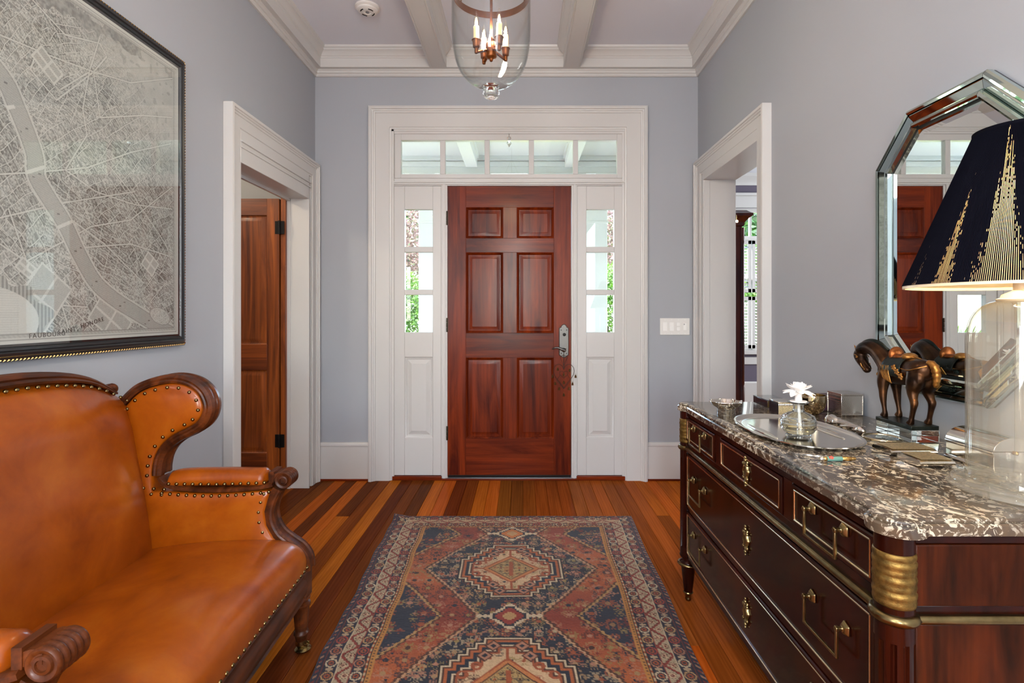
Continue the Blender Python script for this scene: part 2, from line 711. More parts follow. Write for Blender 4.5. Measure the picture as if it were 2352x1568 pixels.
# walls
w = MB()
w.box(XL - 2.0, FX(880), YF, YF + 0.15, -0.02, 3.3)
w.box(FX(1461), XR + 0.2, YF, YF + 0.15, -0.02, 3.3)
w.box(FX(880), FX(1461), YF, YF + 0.15, FZ(272), 3.3)
struct(w.build('wall_front', WALL, None, smooth=0), 'grey front wall around the entrance')
LO = (2.833, 3.745, 2.173)   # opening in the left wall
RO = (2.873, 3.732, 2.172)
w = MB()
w.box(XL - 0.12, XL, YB - 0.2, LO[0], -0.02, 3.3)
w.box(XL - 0.12, XL, LO[1], YF, -0.02, 3.3)
w.box(XL - 0.12, XL, LO[0], LO[1], LO[2], 3.3)
struct(w.build('wall_left', WALL, None, smooth=0), 'pale grey wall behind the settee')
w = MB()
w.box(XR, XR + 0.19, YB - 0.2, RO[0], -0.02, 3.3)
w.box(XR, XR + 0.19, RO[1], YF, -0.02, 3.3)
w.box(XR, XR + 0.19, RO[0], RO[1], RO[2], 3.3)
struct(w.build('wall_right', WALL, None, smooth=0), 'pale blue grey wall behind the commode')
w = MB()
BW = (-0.74, 0.22, 0.82, 2.28)   # tall window in the rear wall
w.box(XL - 0.12, BW[0], YB - 0.15, YB, 0, 3.3)
w.box(BW[1], XR + 0.19, YB - 0.15, YB, 0, 3.3)
w.box(BW[0], BW[1], YB - 0.15, YB, 0, BW[2])
w.box(BW[0], BW[1], YB - 0.15, YB, BW[3], 3.3)
struct(w.build('wall_back', WALL, None, smooth=0), 'rear wall behind the camera')
struct(box('ceiling', CEIL, None, XL - 0.12, XR + 0.19, YB - 0.15, YF + 0.1, ZC, ZC + 0.12, smooth=0), 'white coffered ceiling')

# rear window: frame, bars, panes
wf = sempty('window_4', 'tall rear window behind the camera', (-0.1, YB - 0.05, BW[2]))
m = MB()
for x in (BW[0], BW[1] - 0.07, -0.295):
    m.box(x, x + 0.07, YB - 0.1, YB + 0.02, BW[2], BW[3])
for z in (BW[2], 1.52, BW[3] - 0.07):
    m.box(BW[0], BW[1], YB - 0.1, YB + 0.015, z, z + 0.07)
m.build('window_frame', TRIM, wf, bevel=0.004)
for x0, x1 in ((BW[0] + 0.07, -0.295), (-0.225, BW[1] - 0.07)):
    for z0, z1 in ((BW[2] + 0.07, 1.52), (1.59, BW[3] - 0.07)):
        box('pane', PANE, wf, x0, x1, YB - 0.052, YB - 0.047, z0, z1, smooth=0)

# cornice: mitred profile (inset from wall, z) run round the room
corn = [(0.0, 2.978), (0.012, 2.978), (0.018, 2.985), (0.018, 2.996), (0.026, 3.000), (0.026, 3.016), (0.032, 3.02), (0.032, 3.0255), (0.062, 3.0255),
        (0.062, 3.088), (0.066, 3.092), (0.066, 3.100), (0.072, 3.104), (0.080, 3.118), (0.094, 3.132), (0.100, 3.136), (0.100, 3.146), (0.108, 3.152), (0.112, ZC)]
m = MB()
loops = []
for d, z in corn:
    loops.append([(XL + d, YB + d, z), (XR - d, YB + d, z), (XR - d, YF - d, z), (XL + d, YF - d, z)])
m.rings(loops, cap0=False, cap1=False)
struct(m.build('trim_1', TRIM, None, smooth=20, recalc=False), 'stepped white crown moulding')

# ceiling beams with small crown along both sides
crown = [(0.0, 3.088), (0.004, 3.092), (0.004, 3.100), (0.010, 3.104), (0.018, 3.118), (0.032, 3.132), (0.038, 3.136), (0.038, 3.146), (0.046, 3.152), (0.050, ZC)]
for x0, x1 in ((-0.673, -0.550), (0.302, 0.424)):
    bm_ = sempty('ceiling_beam', 'white boxed ceiling beam with crown along its sides', ((x0 + x1) / 2, 0, 3.0255))
    m = MB()
    m.box(x0 + 0.010, x1 - 0.010, YB + 0.06, YF - 0.06, 3.0255, ZC)
    m.build('beam_body', TRIM, bm_, smooth=0)
    m = MB()
    m.box(x0, x0 + 0.012, YB + 0.06, YF - 0.06, 3.0235, 3.10)
    m.box(x1 - 0.012, x1, YB + 0.06, YF - 0.06, 3.0235, 3.10)
    m.build('beam_edge_board', TRIM, bm_, bevel=0.002)
    for s, xe in ((-1, x0), (1, x1)):
        m = MB()
        m.rings([[(xe + s * d, YB + 0.1, z), (xe + s * d, YF - 0.1, z)] for d, z in crown], cap0=False, cap1=False, closed=False)
        m.build('beam_crown', TRIM, bm_, smooth=20, recalc=False)


def casing(m, a0, a1, zt, fn, prof, z0=0.0):
    """Mitred U-shaped casing; profile (width inward, thickness); fn(a,z,t)."""
    loops = []
    for w_, t in prof:
        loops.append([fn(a0 + w_, z0, t), fn(a0 + w_, zt - w_, t), fn(a1 - w_, zt - w_, t), fn(a1 - w_, z0, t)])
    m.rings(loops, cap0=False, cap1=False, closed=False)
    return m


CASP = [(0, 0), (0, 0.040), (0.010, 0.044), (0.022, 0.044), (0.026, 0.036), (0.034, 0.034), (0.036, 0.028), (0.046, 0.026), (0.049, 0.020),
        (0.150, 0.020), (0.152, 0.014), (0.160, 0.012), (0.168, 0.004), (0.180, 0.002), (0.180, -0.10)]
m = casing(MB(), FX(849), FX(1485), FZ(247), lambda a, z, t: (a, YF - t, z), CASP)
struct(m.build('trim_2', TRIM, None, smooth=20, recalc=False), 'wide white casing round the entrance')

CASS = [(0, 0), (0, 0.036), (0.006, 0.038), (0.016, 0.038), (0.02, 0.032), (0.028, 0.030), (0.030, 0.026), (0.040, 0.024), (0.043, 0.020),
        (0.100, 0.020), (0.103, 0.016), (0.112, 0.014), (0.112, -0.13)]
SIDEP = [(w_, t + 0.012 if i not in (0,) and t >= 0 else t) for i, (w_, t) in enumerate(CASS)]
m = casing(MB(), LO[0] - 0.112, LO[1] + 0.160, 2.321, lambda a, z, t: (XL + t, a, z), SIDEP[:-1] + [(0.112, 0)])
m2 = MB()
# head is deeper than the legs: flat board, then a recessed panel above the opening
m2.box(XL - 0.12, XL + 0.022, LO[0] - 0.002, LO[1] + 0.05, 2.168, 2.215)
m.v += []
struct(m.build('trim_3', TRIM, None, smooth=20, recalc=False), 'white casing of the left doorway')
t3 = [o for o in COL.objects if o.name == 'trim_3'][0]
m2 = MB()
m2.box(XL - 0.12, XL + 0.030, LO[0], LO[1], 2.04, 2.212)
m2.build('head_panel', TRIM, t3, bevel=0.003)
m2 = MB()
m2.box(XL, XL + 0.040, LO[0], LO[1] + 0.02, 2.150, 2.158)
m2.box(XL, XL + 0.036, LO[0], LO[1] + 0.02, 2.120, 2.128)
m2.build('head_bead', TRIM, t3, bevel=0.002)
m2 = MB()
m2.box(XL - 0.13, XL + 0.030, LO[1] - 0.004, LO[1] + 0.010, 0, 2.04)
m2.box(XL - 0.13, XL + 0.030, LO[0] - 0.010, LO[0] + 0.004, 0, 2.04)
m2.box(XL - 0.132, XL - 0.10, LO[1] - 0.014, LO[1] + 0.002, 0, 2.04)
m2.box(XL - 0.122, XL - 0.10, LO[0], LO[1], 2.022, 2.042)
m2.build('door_jamb', TRIM, t3, bevel=0.002)

m = casing(MB(), RO[0] - 0.103, RO[1] + 0.160, 2.332, lambda a, z, t: (XR - t, a, z), SIDEP[:-1] + [(0.112, 0)])
t4 = struct(m.build('trim_4', TRIM, None, smooth=20, recalc=False), 'white casing of the right doorway')
m2 = MB()
m2.box(XR - 0.030, XR + 0.20, RO[1] - 0.004, RO[1] + 0.010, 0, 2.170)
m2.box(XR - 0.030, XR + 0.20, RO[0] - 0.010, RO[0] + 0.004, 0, 2.170)
m2.box(XR - 0.030, XR + 0.20, RO[0] - 0.010, RO[1] + 0.010, 2.168, 2.235)
m2.box(XR - 0.026, XR + 0.014, RO[1] - 0.012, RO[1], 0, 2.168)
m2.build('door_jamb', TRIM, t4, bevel=0.002)


def baseboard(name, label, fn, a0, a1):
    b = struct(MB().prism([(0, 0.012), (0.018, 0.012), (0.018, 0.252), (0.024, 0.256), (0.024, 0.268), (0.016, 0.276), (0.012, 0.281), (0, 0.281)],
                          lambda d, z, a: fn(d, z, a), a0, a1).build(name, TRIM, None, smooth=20), label)
    MB().prism([(0, 0), (0.024, 0), (0.024, 0.008), (0.018, 0.014), (0, 0.014)], lambda d, z, a: fn(d, z, a), a0, a1).build('shoe_strip', DOORWOODH, b, smooth=20)
    return b


fr = lambda d, z, a: (a, YF - d, z)
lf = lambda d, z, a: (XL + d, a, z)
rt = lambda d, z, a: (XR - d, a, z)
baseboard('baseboard_front', 'white baseboard left of the entrance', fr, XL, FX(849))
baseboard('baseboard_front_corner', 'white baseboard right of the entrance', fr, FX(1485), XR)
baseboard('baseboard_left', 'white baseboard along the left wall', lf, YB, LO[0] - 0.112)
baseboard('baseboard_right', 'white baseboard along the right wall', rt, YB, RO[0] - 0.103)

# ------------------------------------------------------------------ entrance
YD = YF + 0.006       # plane of the white frame


def AX(p, Y):
    return (p - 1199.0) / FOC * Y


def AZ(p, Y):
    return CAM_H + (718.0 - p) / FOC * Y


ef = lambda a, z, d: (a, YD + d, z)
t5 = struct(MB().box(AX(1013, YD), AX(1027.6, YD), YD, YD + 0.08, 0, AZ(409, YD)).box(AX(1312.4, YD), AX(1326, YD), YD, YD + 0.08, 0, AZ(409, YD))
            .box(AX(900, YD), AX(1441, YD), YD - 0.001, YD + 0.08, AZ(426.6, YD), AZ(409.2, YD)).build('trim_5', TRIM, None, bevel=0.003),
            'white door posts and transom bar')
m = MB()
m.box(AX(1017, YD), AX(1023, YD), YD - 0.008, YD, 0, AZ(420, YD))
m.box(AX(1317, YD), AX(1322, YD), YD - 0.008, YD, 0, AZ(420, YD))
m.box(AX(897, YD), AX(1444, YD), YD - 0.010, YD, AZ(424, YD), AZ(420, YD))
m.box(AX(897, YD), AX(1444, YD), YD - 0.0145, YD, AZ(420, YD), AZ(417, YD))
m.build('post_bead', TRIM, t5, bevel=0.0015)
m = MB()
for x, x2 in ((897, 906), (1435, 1444)):
    m.box(AX(x, YD), AX(x2, YD), YD - 0.014, YD, 0.03, AZ(297, YD))
m.box(AX(897, YD), AX(1444, YD), YD - 0.014, YD + 0.01, AZ(303, YD), AZ(292, YD))
m.box(AX(906, YD), AX(1435, YD), YD - 0.008, YD, AZ(308, YD), AZ(303, YD))
m.build('frame_bead', TRIM, t5, bevel=0.002)


def glazed(name, label, x0, x1, y0, y1, panes, panel=None, sill=False):
    root = sempty(name, label, (AX((x0 + x1) / 2, YD), YD, AZ(y1, YD)))
    xs = sorted({p[0] for p in panes} | {p[1] for p in panes})
    px0, px1 = min(p[0] for p in panes), max(p[1] for p in panes)
    py0, py1 = min(p[2] for p in panes), max(p[3] for p in panes)
    B = lambda nm, a, b, c, d, front=0.0: box(nm, TRIM, root, AX(a, YD), AX(b, YD), YD + front, YD + 0.045, AZ(d, YD), AZ(c, YD), bevel=0.0025)
    B('stile', x0, px0, y0, y1)
    B('stile', px1, x1, y0, y1)
    B('rail', px0, px1, y0, py0)
    if panel:
        B('rail', px0, px1, py1, panel[0])
        B('rail', px0, px1, panel[1], y1)
        MB().panel(AX(px0, YD), AX(px1, YD), AZ(panel[1], YD), AZ(panel[0], YD),
                   [(0, 0.001), (0.004, 0.006), (0.012, 0.008), (0.016, 0.016), (0.022, 0.016), (0.05, 0.004), (0.052, 0.004)], ef, back=0.045).build('raised_panel', TRIM, root, smooth=20)
    else:
        B('rail', px0, px1, py1, y1)
    # bars between the panes
    cols = sorted({(p[0], p[1]) for p in panes})
    rows = sorted({(p[2], p[3]) for p in panes})
    for i in range(len(cols) - 1):
        B('glazing_bar', cols[i][1], cols[i + 1][0], py0, py1, 0.002)
    for i in range(len(rows) - 1):
        B('glazing_bar', px0, px1, rows[i][1], rows[i + 1][0], 0.002)
    for a, b, c, d in panes:
        X0, X1, Z0, Z1 = AX(a, YD), AX(b, YD), AZ(d, YD), AZ(c, YD)
        lp = lambda i, y: [(X0 + i, y, Z0 + i), (X1 - i, y, Z0 + i), (X1 - i, y, Z1 - i), (X0 + i, y, Z1 - i)]
        MB().rings([lp(0, YD + 0.031), lp(0, YD + 0.028), lp(0.012, YD + 0.0255)]).build('pane', PANE, root, smooth=0)
    return root


glazed('window_1', 'five pane transom over the front door', 906, 1436, 303, 409,
       [(920.7, 1010.7, 321.8, 399.6), (1022.5, 1112.9, 321.8, 399.6), (1124.3, 1214.6, 321.8, 399.6), (1226.4, 1316.4, 321.8, 399.6), (1327.9, 1417.5, 321.8, 399.6)])
sl = [(480.7, 566.4), (578.9, 665), (677, 763.2)]
glazed('window_2', 'three pane sidelight on the hinge side', 905, 1013, 427, 1091, [(929.5, 994) + r for r in sl], (820, 1005))
glazed('window_3', 'three pane sidelight on the lever side', 1326, 1436, 427, 1091, [(1347, 1410.5) + r for r in sl], (820, 1005))
struct(MB().box(AX(902, YD), AX(1015, YD), YF - 0.012, YD + 0.05, 0, 0.03).box(AX(1324, YD), AX(1438, YD), YF - 0.012, YD + 0.05, 0, 0.03)
       .box(AX(1015, YD), AX(1324, YD), YF - 0.016, YD + 0.09, 0, 0.013).build('trim_6', DOORWOODH, None, bevel=0.003), 'brown wooden threshold and sills')

# front door: stiles, rails, raised panels
YO = YF + 0.012
door = sempty('door_1', 'six panel mahogany front door', (AX(1170, YO), YO, 0))
df = lambda a, z, d: (a, YO + d, z)


def dbox(nm, a, b, c, d, mat):
    return box(nm, mat, door, AX(a, YO), AX(b, YO), YO, YO + 0.045, AZ(d, YO), AZ(c, YO), bevel=0.0012)


dbox('stile', 1028.2, 1070, 427.6, 1095, DOORWOOD)
dbox('stile', 1272, 1311.6, 427.6, 1095, DOORWOOD)
rows = [(476, 546.8), (579.6, 764.6), (821, 1006.8)]
dbox('rail', 1070, 1272, 427.6, 476, DOORWOODH)
dbox('rail', 1070, 1272, 546.8, 579.6, DOORWOODH)
dbox('rail', 1070, 1272, 764.6, 821, DOORWOODH)
dbox('rail', 1070, 1272, 1006.8, 1095, DOORWOODH)
for r0, r1 in rows:
    dbox('mullion', 1155.5, 1187, r0, r1, DOORWOOD)
    for a, b in ((1070, 1155.5), (1187, 1272)):
        MB().panel(AX(a, YO), AX(b, YO), AZ(r1, YO), AZ(r0, YO),
                   [(0, 0.000), (0.003, -0.002), (0.009, 0.002), (0.014, 0.010), (0.018, 0.013), (0.024, 0.013), (0.046, 0.004), (0.048, 0.004)], df, back=0.04).build('raised_panel', DOORWOOD, door, smooth=25)
box('bottom_sweep', BLACK, door, AX(1030, YO), AX(1311, YO), YO - 0.006, YO + 0.002, 0.016, 0.034, bevel=0.002)
for py in (501, 746, 994):
    h = MB()
    for k in range(3):
        h.lathe([(0.0045, 0), (0.0055, 0.002), (0.0055, 0.032), (0.0045, 0.034)], (AX(1026.8, YO), YO - 0.007, AZ(py, YO) - 0.052 + k * 0.035), 10)
    h.box(AX(1027.6, YO), AX(1029.5, YO), YO - 0.004, YO, AZ(py, YO) - 0.05, AZ(py, YO) + 0.05)
    h.build('hinge', HINGE, door)
# lever handle set
hx, hz = AX(1295, YO), AZ(784, YO)
out = []
W2, H2 = 0.036, 0.126
shape = [(-W2, -0.098), (-W2, 0.098), (-W2 + 0.004, 0.104), (-0.022, 0.106), (-0.020, 0.116), (-0.010, 0.126), (0, 0.129), (0.010, 0.126), (0.020, 0.116), (0.022, 0.106),
         (W2 - 0.004, 0.104), (W2, 0.098), (W2, -0.098), (W2 - 0.004, -0.104), (0.022, -0.106), (0.019, -0.114), (0, -0.122), (-0.019, -0.114), (-0.022, -0.106), (-W2 + 0.004, -0.104)]
m = MB()
L0 = [(hx + a, YO, hz + b) for a, b in shape]
L1 = [(hx + a, YO - 0.006, hz + b) for a, b in shape]
L2 = [(hx + a * 0.88, YO - 0.010, hz + b * 0.965) for a, b in shape]
m.rings([L0, L1, L2])
plate = m.build('handle_plate', NICKEL, door, smooth=30)
m = MB()
for a, b in ((-0.02, 0.085), (0.02, 0.085), (-0.02, -0.088), (0.02, -0.088)):
    m.ico((hx + a, YO - 0.011, hz + b), 0.004, 8, 6)
m.build('screw', BLACK, plate)
MB().lathe([(0.012, 0), (0.012, 0.006), (0.009, 0.016), (0.003, 0.018), (0.0, 0.018)], (0, 0, 0), 16).build('thumb_turn', BLACK, plate, local=True)
tt = plate.children[-1]
pl_inv = world_of(door).inverted()
tt.location = pl_inv @ Vector((hx + 0.003, YO - 0.008, hz + 0.052))
tt.rotation_euler = (PI / 2, 0, 0)
m = MB()
lz = hz - 0.063
m.lathe([(0.016, 0), (0.016, 0.008), (0.010, 0.012), (0.010, 0.03), (0, 0.03)], (0, 0, 0), 16, axis='y')
m.v = [(x + hx, YO - 0.010 - y, z + lz) for x, y, z in m.v]
P = cr([(hx + 0.004, YO - 0.042, lz), (hx - 0.02, YO - 0.045, lz + 0.008), (hx - 0.045, YO - 0.045, lz + 0.019), (hx - 0.07, YO - 0.043, lz + 0.018), (hx - 0.088, YO - 0.038, lz + 0.008)], 5)
m.tube(P, [0.012 - 0.0075 * i / (len(P) - 1) for i in range(len(P))], 10)
m.build('lever', NICKEL, plate, smooth=60)

# ------------------------------------------------------------------ room on the left: open pine door
ld = sempty('door_2', 'stained pine door standing open in the left doorway', (-1.66, 3.72, 0))
DX0, DX1, DYf = -2.42, -1.693, 3.700
LF = lambda a, z, d: (a, DYf + d, z)


def lbox(nm, a, b, c, d, mat=PINE):
    return box(nm, mat, ld, a, b, DYf, DYf + 0.036, c, d, bevel=0.0012)


PINEH = wood('stained_pine_rail', (80, 30, 11), (160, 80, 28), (0.8, 12, 12), rough=0.4, coat=0.2, vary=0.15)
lbox('stile', DX1 - 0.085, DX1, 0.01, 2.032)
lbox('stile', DX0, DX0 + 0.085, 0.01, 2.032)
lbox('rail', DX0 + 0.085, DX1 - 0.085, 1.915, 2.032, PINEH)
lbox('rail', DX0 + 0.085, DX1 - 0.085, 0.838, 1.017, PINEH)
lbox('rail', DX0 + 0.085, DX1 - 0.085, 0.01, 0.26, PINEH)
mx = (DX0 + DX1) / 2
for c, d in ((1.017, 1.915), (0.26, 0.838)):
    lbox('mullion', mx - 0.04, mx + 0.04, c, d)
    for a, b in ((DX0 + 0.085, mx - 0.04), (mx + 0.04, DX1 - 0.085)):
        MB().panel(a, b, c, d, [(0, 0.002), (0.006, 0.010), (0.016, 0.012), (0.038, 0.005), (0.04, 0.005)], LF, back=0.03).build('raised_panel', PINE, ld, smooth=25)
for z in (1.83, 0.345):
    m = MB().box(-1.692, -1.655, DYf - 0.003, DYf + 0.001, z - 0.045, z + 0.045)
    m.box(-1.720, -1.692, DYf - 0.002, DYf + 0.001, z - 0.045, z + 0.045)
    m.lathe([(0.006, -0.047), (0.006, 0.047)], (-1.690, DYf - 0.007, z), 10)
    m.build('hinge', BLACK, ld)
m = MB()
m.box(-1.685, -1.651, 3.71, 3.79, 0, 2.06)
struct(m.build('trim_7', PINE, None, bevel=0.002), 'stained wooden jamb strip at the pine door')
w = MB()
w.box(-3.3, -3.2, 2.1, 4.4, 0, 2.8).box(-3.3, -1.65, 2.1, 2.2, 0, 2.8)
w.box(-3.3, -1.65, 4.3, 4.4, 0, 2.8).box(-3.3, -1.65, 2.1, 4.4, 2.7, 2.8)
struct(w.build('wall_side_room', WALL, None, smooth=0), 'walls of the small room on the left')
cp = sempty('trim_8', 'stained pine closet front behind the open door', (-2.2, 4.27, 0))
for i in range(4):
    a = -3.1 + 0.36 * i
    box('stile', PINE, cp, a, a + 0.07, 4.255, 4.29, 0, 2.69, bevel=0.002)
    for c, d in ((0.1, 1.3), (1.4, 2.25), (2.32, 2.66)):
        MB().panel(a + 0.07, a + 0.36, c, d, [(0, 0.002), (0.006, 0.010), (0.016, 0.012), (0.038, 0.005), (0.04, 0.005)], lambda p, q, t: (p, 4.26 + t, q), back=0.03).build('raised_panel', PINE, cp, smooth=25)
    for c, d in ((0, 0.1), (1.3, 1.4), (2.25, 2.32), (2.66, 2.69)):
        box('rail', PINEH, cp, a + 0.07, a + 0.36, 4.256, 4.29, c, d, bevel=0.002)
fl = thing('ceiling_fill_light', 'added unseen flush ceiling light brightening the room on the left', 'lamp', (-2.5, 3.0, 2.7))  # invented fixture, added out of view to light the pine door
MB().lathe([(0.11, 2.70), (0.115, 2.685), (0.09, 2.675), (0, 2.675)], (-2.5, 3.0, 0), 24).build('base', NICKEL, fl)
MB().lathe([(0.10, 2.676), (0.09, 2.64), (0.05, 2.615), (0, 2.61)], (-2.5, 3.0, 0), 24).build('lamp_shade', emit('fill_shade_glow', (255, 214, 160), 6), fl)  # emissive shade of the added fixture
lamp('side_room_fill', 'POINT', (-2.5, 2.9, 2.45), (0, 0, 0), 22, (1.0, 0.82, 0.6), shadow_soft_size=0.08)  # added fill light under the invented fixture

# ------------------------------------------------------------------ room on the right
w = MB()
WX = (2.72, 3.68, 0.72, 2.70)
w.box(XR + 0.19, WX[0], 7.4, 7.55, 0, 3.3).box(WX[1], 5.6, 7.4, 7.55, 0, 3.3)
w.box(WX[0], WX[1], 7.4, 7.55, 0, WX[2]).box(WX[0], WX[1], 7.4, 7.55, WX[3], 3.3)
struct(w.build('wall_far', PURPLE, None, smooth=0), 'purple window wall of the room on the right')
w = MB()
w.box(XR + 0.05, XR + 0.19, YF + 0.15, 7.55, 0, 3.3)
struct(w.build('wall_near_porch', PURPLE, None, smooth=0), 'purple wall beside the porch')
w = MB()
w.box(5.5, 5.6, 1.9, 7.5, 0, 3.3)
w.box(XR + 0.19, 5.6, 1.9, 2.0, 0, 3.3)
struct(w.build('wall_study', PURPLE, None, smooth=0), 'purple side walls of the room on the right')
struct(box('ceiling_study', CEIL, None, XR + 0.19, 5.6, 1.9, 7.55, ZC, ZC + 0.1, smooth=0), 'ceiling of the room on the right')
m = MB().prism([(0, 3.01), (0.012, 3.01), (0.02, 3.03), (0.03, 3.05), (0.06, 3.09), (0.09, 3.12), (0.09, ZC), (0, ZC)], lambda d, z, a: (a, 7.4 - d, z), XR + 0.19, 5.5)
struct(m.build('trim_9', TRIM, None, smooth=20), 'white crown moulding over the far window')
m = MB().prism([(0, 0), (0.02, 0), (0.02, 0.26), (0.012, 0.28), (0, 0.28)], lambda d, z, a: (a, 7.4 - d, z), XR + 0.19, 5.5)
struct(m.build('baseboard_far', TRIM, None, smooth=20), 'white baseboard under the far window')
win = sempty('window_5', 'far window with white plantation shutters', (3.2, 7.4, WX[2]))
m = MB()
m.box(WX[0] - 0.12, WX[0], 7.375, 7.4, 0.62, 2.72).box(WX[1], WX[1] + 0.12, 7.375, 7.4, 0.62, 2.72)
m.box(WX[0] - 0.14, WX[1] + 0.14, 7.37, 7.4, 2.70, 2.86).box(WX[0] - 0.16, WX[1] + 0.16, 7.35, 7.4, 2.86, 2.90)
m.box(WX[0] - 0.12, WX[1] + 0.12, 7.375, 7.4, 0.52, 0.62)
m.build('casing', TRIM, win, bevel=0.004)
box('sill', TRIM, win, WX[0] - 0.16, WX[1] + 0.16, 7.33, 7.42, 0.66, 0.72, bevel=0.006)
m = MB()
m.box(WX[0], WX[0] + 0.05, 7.44, 7.5, WX[2], WX[3]).box(WX[1] - 0.05, WX[1], 7.44, 7.5, WX[2], WX[3])
for z in (0.72, 1.70, 2.25, 2.64):
    m.box(WX[0], WX[1], 7.44, 7.5, z, z + 0.06)
m.box(3.19, 3.22, 7.445, 7.49, 2.25, 2.70)
m.build('sash', TRIM, win, bevel=0.003)
box('pane', PANE, win, WX[0] + 0.04, WX[1] - 0.04, 7.468, 7.472, 0.75, 2.67, smooth=0)
for z0, z1 in ((1.52, 2.24), (0.74, 1.46)):
    for k in range(2):
        a = WX[0] + 0.02 + k * 0.46
        m = MB().box(a, a + 0.045, 7.385, 7.41, z0, z1).box(a + 0.405, a + 0.45, 7.385, 7.41, z0, z1)
        m.box(a, a + 0.45, 7.385, 7.41, z0, z0 + 0.05).box(a, a + 0.45, 7.385, 7.41, z1 - 0.05, z1)
        m.box(a + 0.222, a + 0.23, 7.372, 7.378, z0 + 0.06, z1 - 0.06)
        sh = m.build('shutter_panel', TRIM, win, bevel=0.002)
        s = MB()
        z = z0 + 0.075
        while z < z1 - 0.06:
            s.add([(a + 0.045, 7.378, z - 0.010), (a + 0.405, 7.378, z - 0.010), (a + 0.405, 7.418, z + 0.012), (a + 0.045, 7.418, z + 0.012),
                   (a + 0.045, 7.378, z - 0.005), (a + 0.405, 7.378, z - 0.005), (a + 0.405, 7.418, z + 0.017), (a + 0.045, 7.418, z + 0.017)],
                  [(3, 2, 1, 0), (4, 5, 6, 7), (0, 1, 5, 4), (1, 2, 6, 5), (2, 3, 7, 6), (3, 0, 4, 7)])
            z += 0.042
        s.build('slat', TRIM, sh, kind='stuff', smooth=0)
# ------------------------------------------------------------------ outside: porch and garden
struct(box('ground', plain('lawn_ground', (120, 128, 84), 0.9, var=0.3, vscale=4), None, -30, 30, 6.95, 40, -0.50, -0.42, smooth=0), 'ground of the front garden')
struct(box('floor_porch', plain('porch_deck', (228, 230, 230), 0.5), None, -6, XR + 0.05, YF + 0.15, 6.95, -0.45, -0.03, smooth=0), 'grey porch floor outside the front door')
sid = sempty('wall_porch_side', 'white lapped siding beside the porch', (XR + 0.04, 5.8, 0))
for k in range(24):
    z = -0.03 + 0.135 * k
    MB().prism([(XR + 0.048, z), (XR + 0.022, z), (XR + 0.038, z + 0.150), (XR + 0.048, z + 0.150)], lambda a, b, t: (a, t, b), YF + 0.152, 7.56).build('siding_board', PORCH, sid, smooth=0)
struct(box('ceiling_porch', PORCH, None, -6, XR + 0.05, YF + 0.15, 6.9, 3.10, 3.2, smooth=0), 'white porch ceiling')
m = MB()
m.box(-6, XR + 0.05, 6.35, 6.65, 2.62, 3.10)
m.box(-6, XR + 0.05, 6.33, 6.36, 2.98, 3.04).box(-6, XR + 0.05, 6.32, 6.36, 2.86, 2.90).box(-6, XR + 0.05, 6.30, 6.36, 3.05, 3.10)
pb = struct(m.build('trim_10', PORCH, None, bevel=0.004), 'white porch header beam')
for x in (-2.9, -0.60, 0.58):
    struct(box('trim_11', PORCH, None, x - 0.07, x + 0.07, YF + 0.15, 6.33, 2.97, 3.10, bevel=0.004), 'white porch ceiling beam')
    struct(MB().box(x - 0.09, x + 0.09, YF + 0.15, 6.31, 3.06, 3.10).build('trim_12', PORCH, None), 'flat board over a porch beam')
struct(box('trim_13', PORCH, None, -6, XR + 0.05, 5.25, 5.38, 3.0, 3.10, bevel=0.004), 'cross beam of the porch ceiling')
for x, lab in ((-1.065, 'square white porch column left of the front door'), (0.85, 'square white porch column right of the front door'), (-3.6, 'square white porch column beyond the left sidelight')):
    c = thing('porch_column', lab, 'column', (x, 6.48, -0.03))
    box('shaft', PORCH, c, x - 0.165, x + 0.165, 6.32, 6.64, -0.03, 2.62, bevel=0.006)
    m = MB()
    for z0, z1, e in ((-0.03, 0.12, 0.03), (0.12, 0.15, 0.02), (2.30, 2.33, 0.012), (2.54, 2.58, 0.02), (2.58, 2.62, 0.035)):
        m.box(x - 0.165 - e, x + 0.165 + e, 6.32 - e, 6.64 + e, z0, z1)
    m.build('moulding', PORCH, c, bevel=0.004)


def leafmat(name, a, b):
    t = NT(name)
    n = t.noise(t.coord(), 14, 2)
    t.set(base=t.ramp(n, [(0.35, lin(a)), (0.65, lin(b))]), rough=0.4, spec=0.4)
    tr = t.n('BsdfTranslucent')
    tr.inputs[0].default_value = tuple(lin(b)) + (1,)
    ms = t.n('MixShader')
    ms.inputs[0].default_value = 0.35
    t.l(t.b.outputs[0], ms.inputs[1]); t.l(tr.outputs[0], ms.inputs[2])
    t.l(ms.outputs[0], t.out.inputs[0])
    return t.m


LEAF = leafmat('hedge_leaves', (34, 66, 12), (80, 120, 28))
LEAFD = leafmat('shrub_leaves', (22, 48, 16), (54, 94, 32))
LEAFP = leafmat('blossom_leaves', (66, 84, 42), (130, 96, 98))
BARK = plain('bark', (96, 80, 66), 0.9)


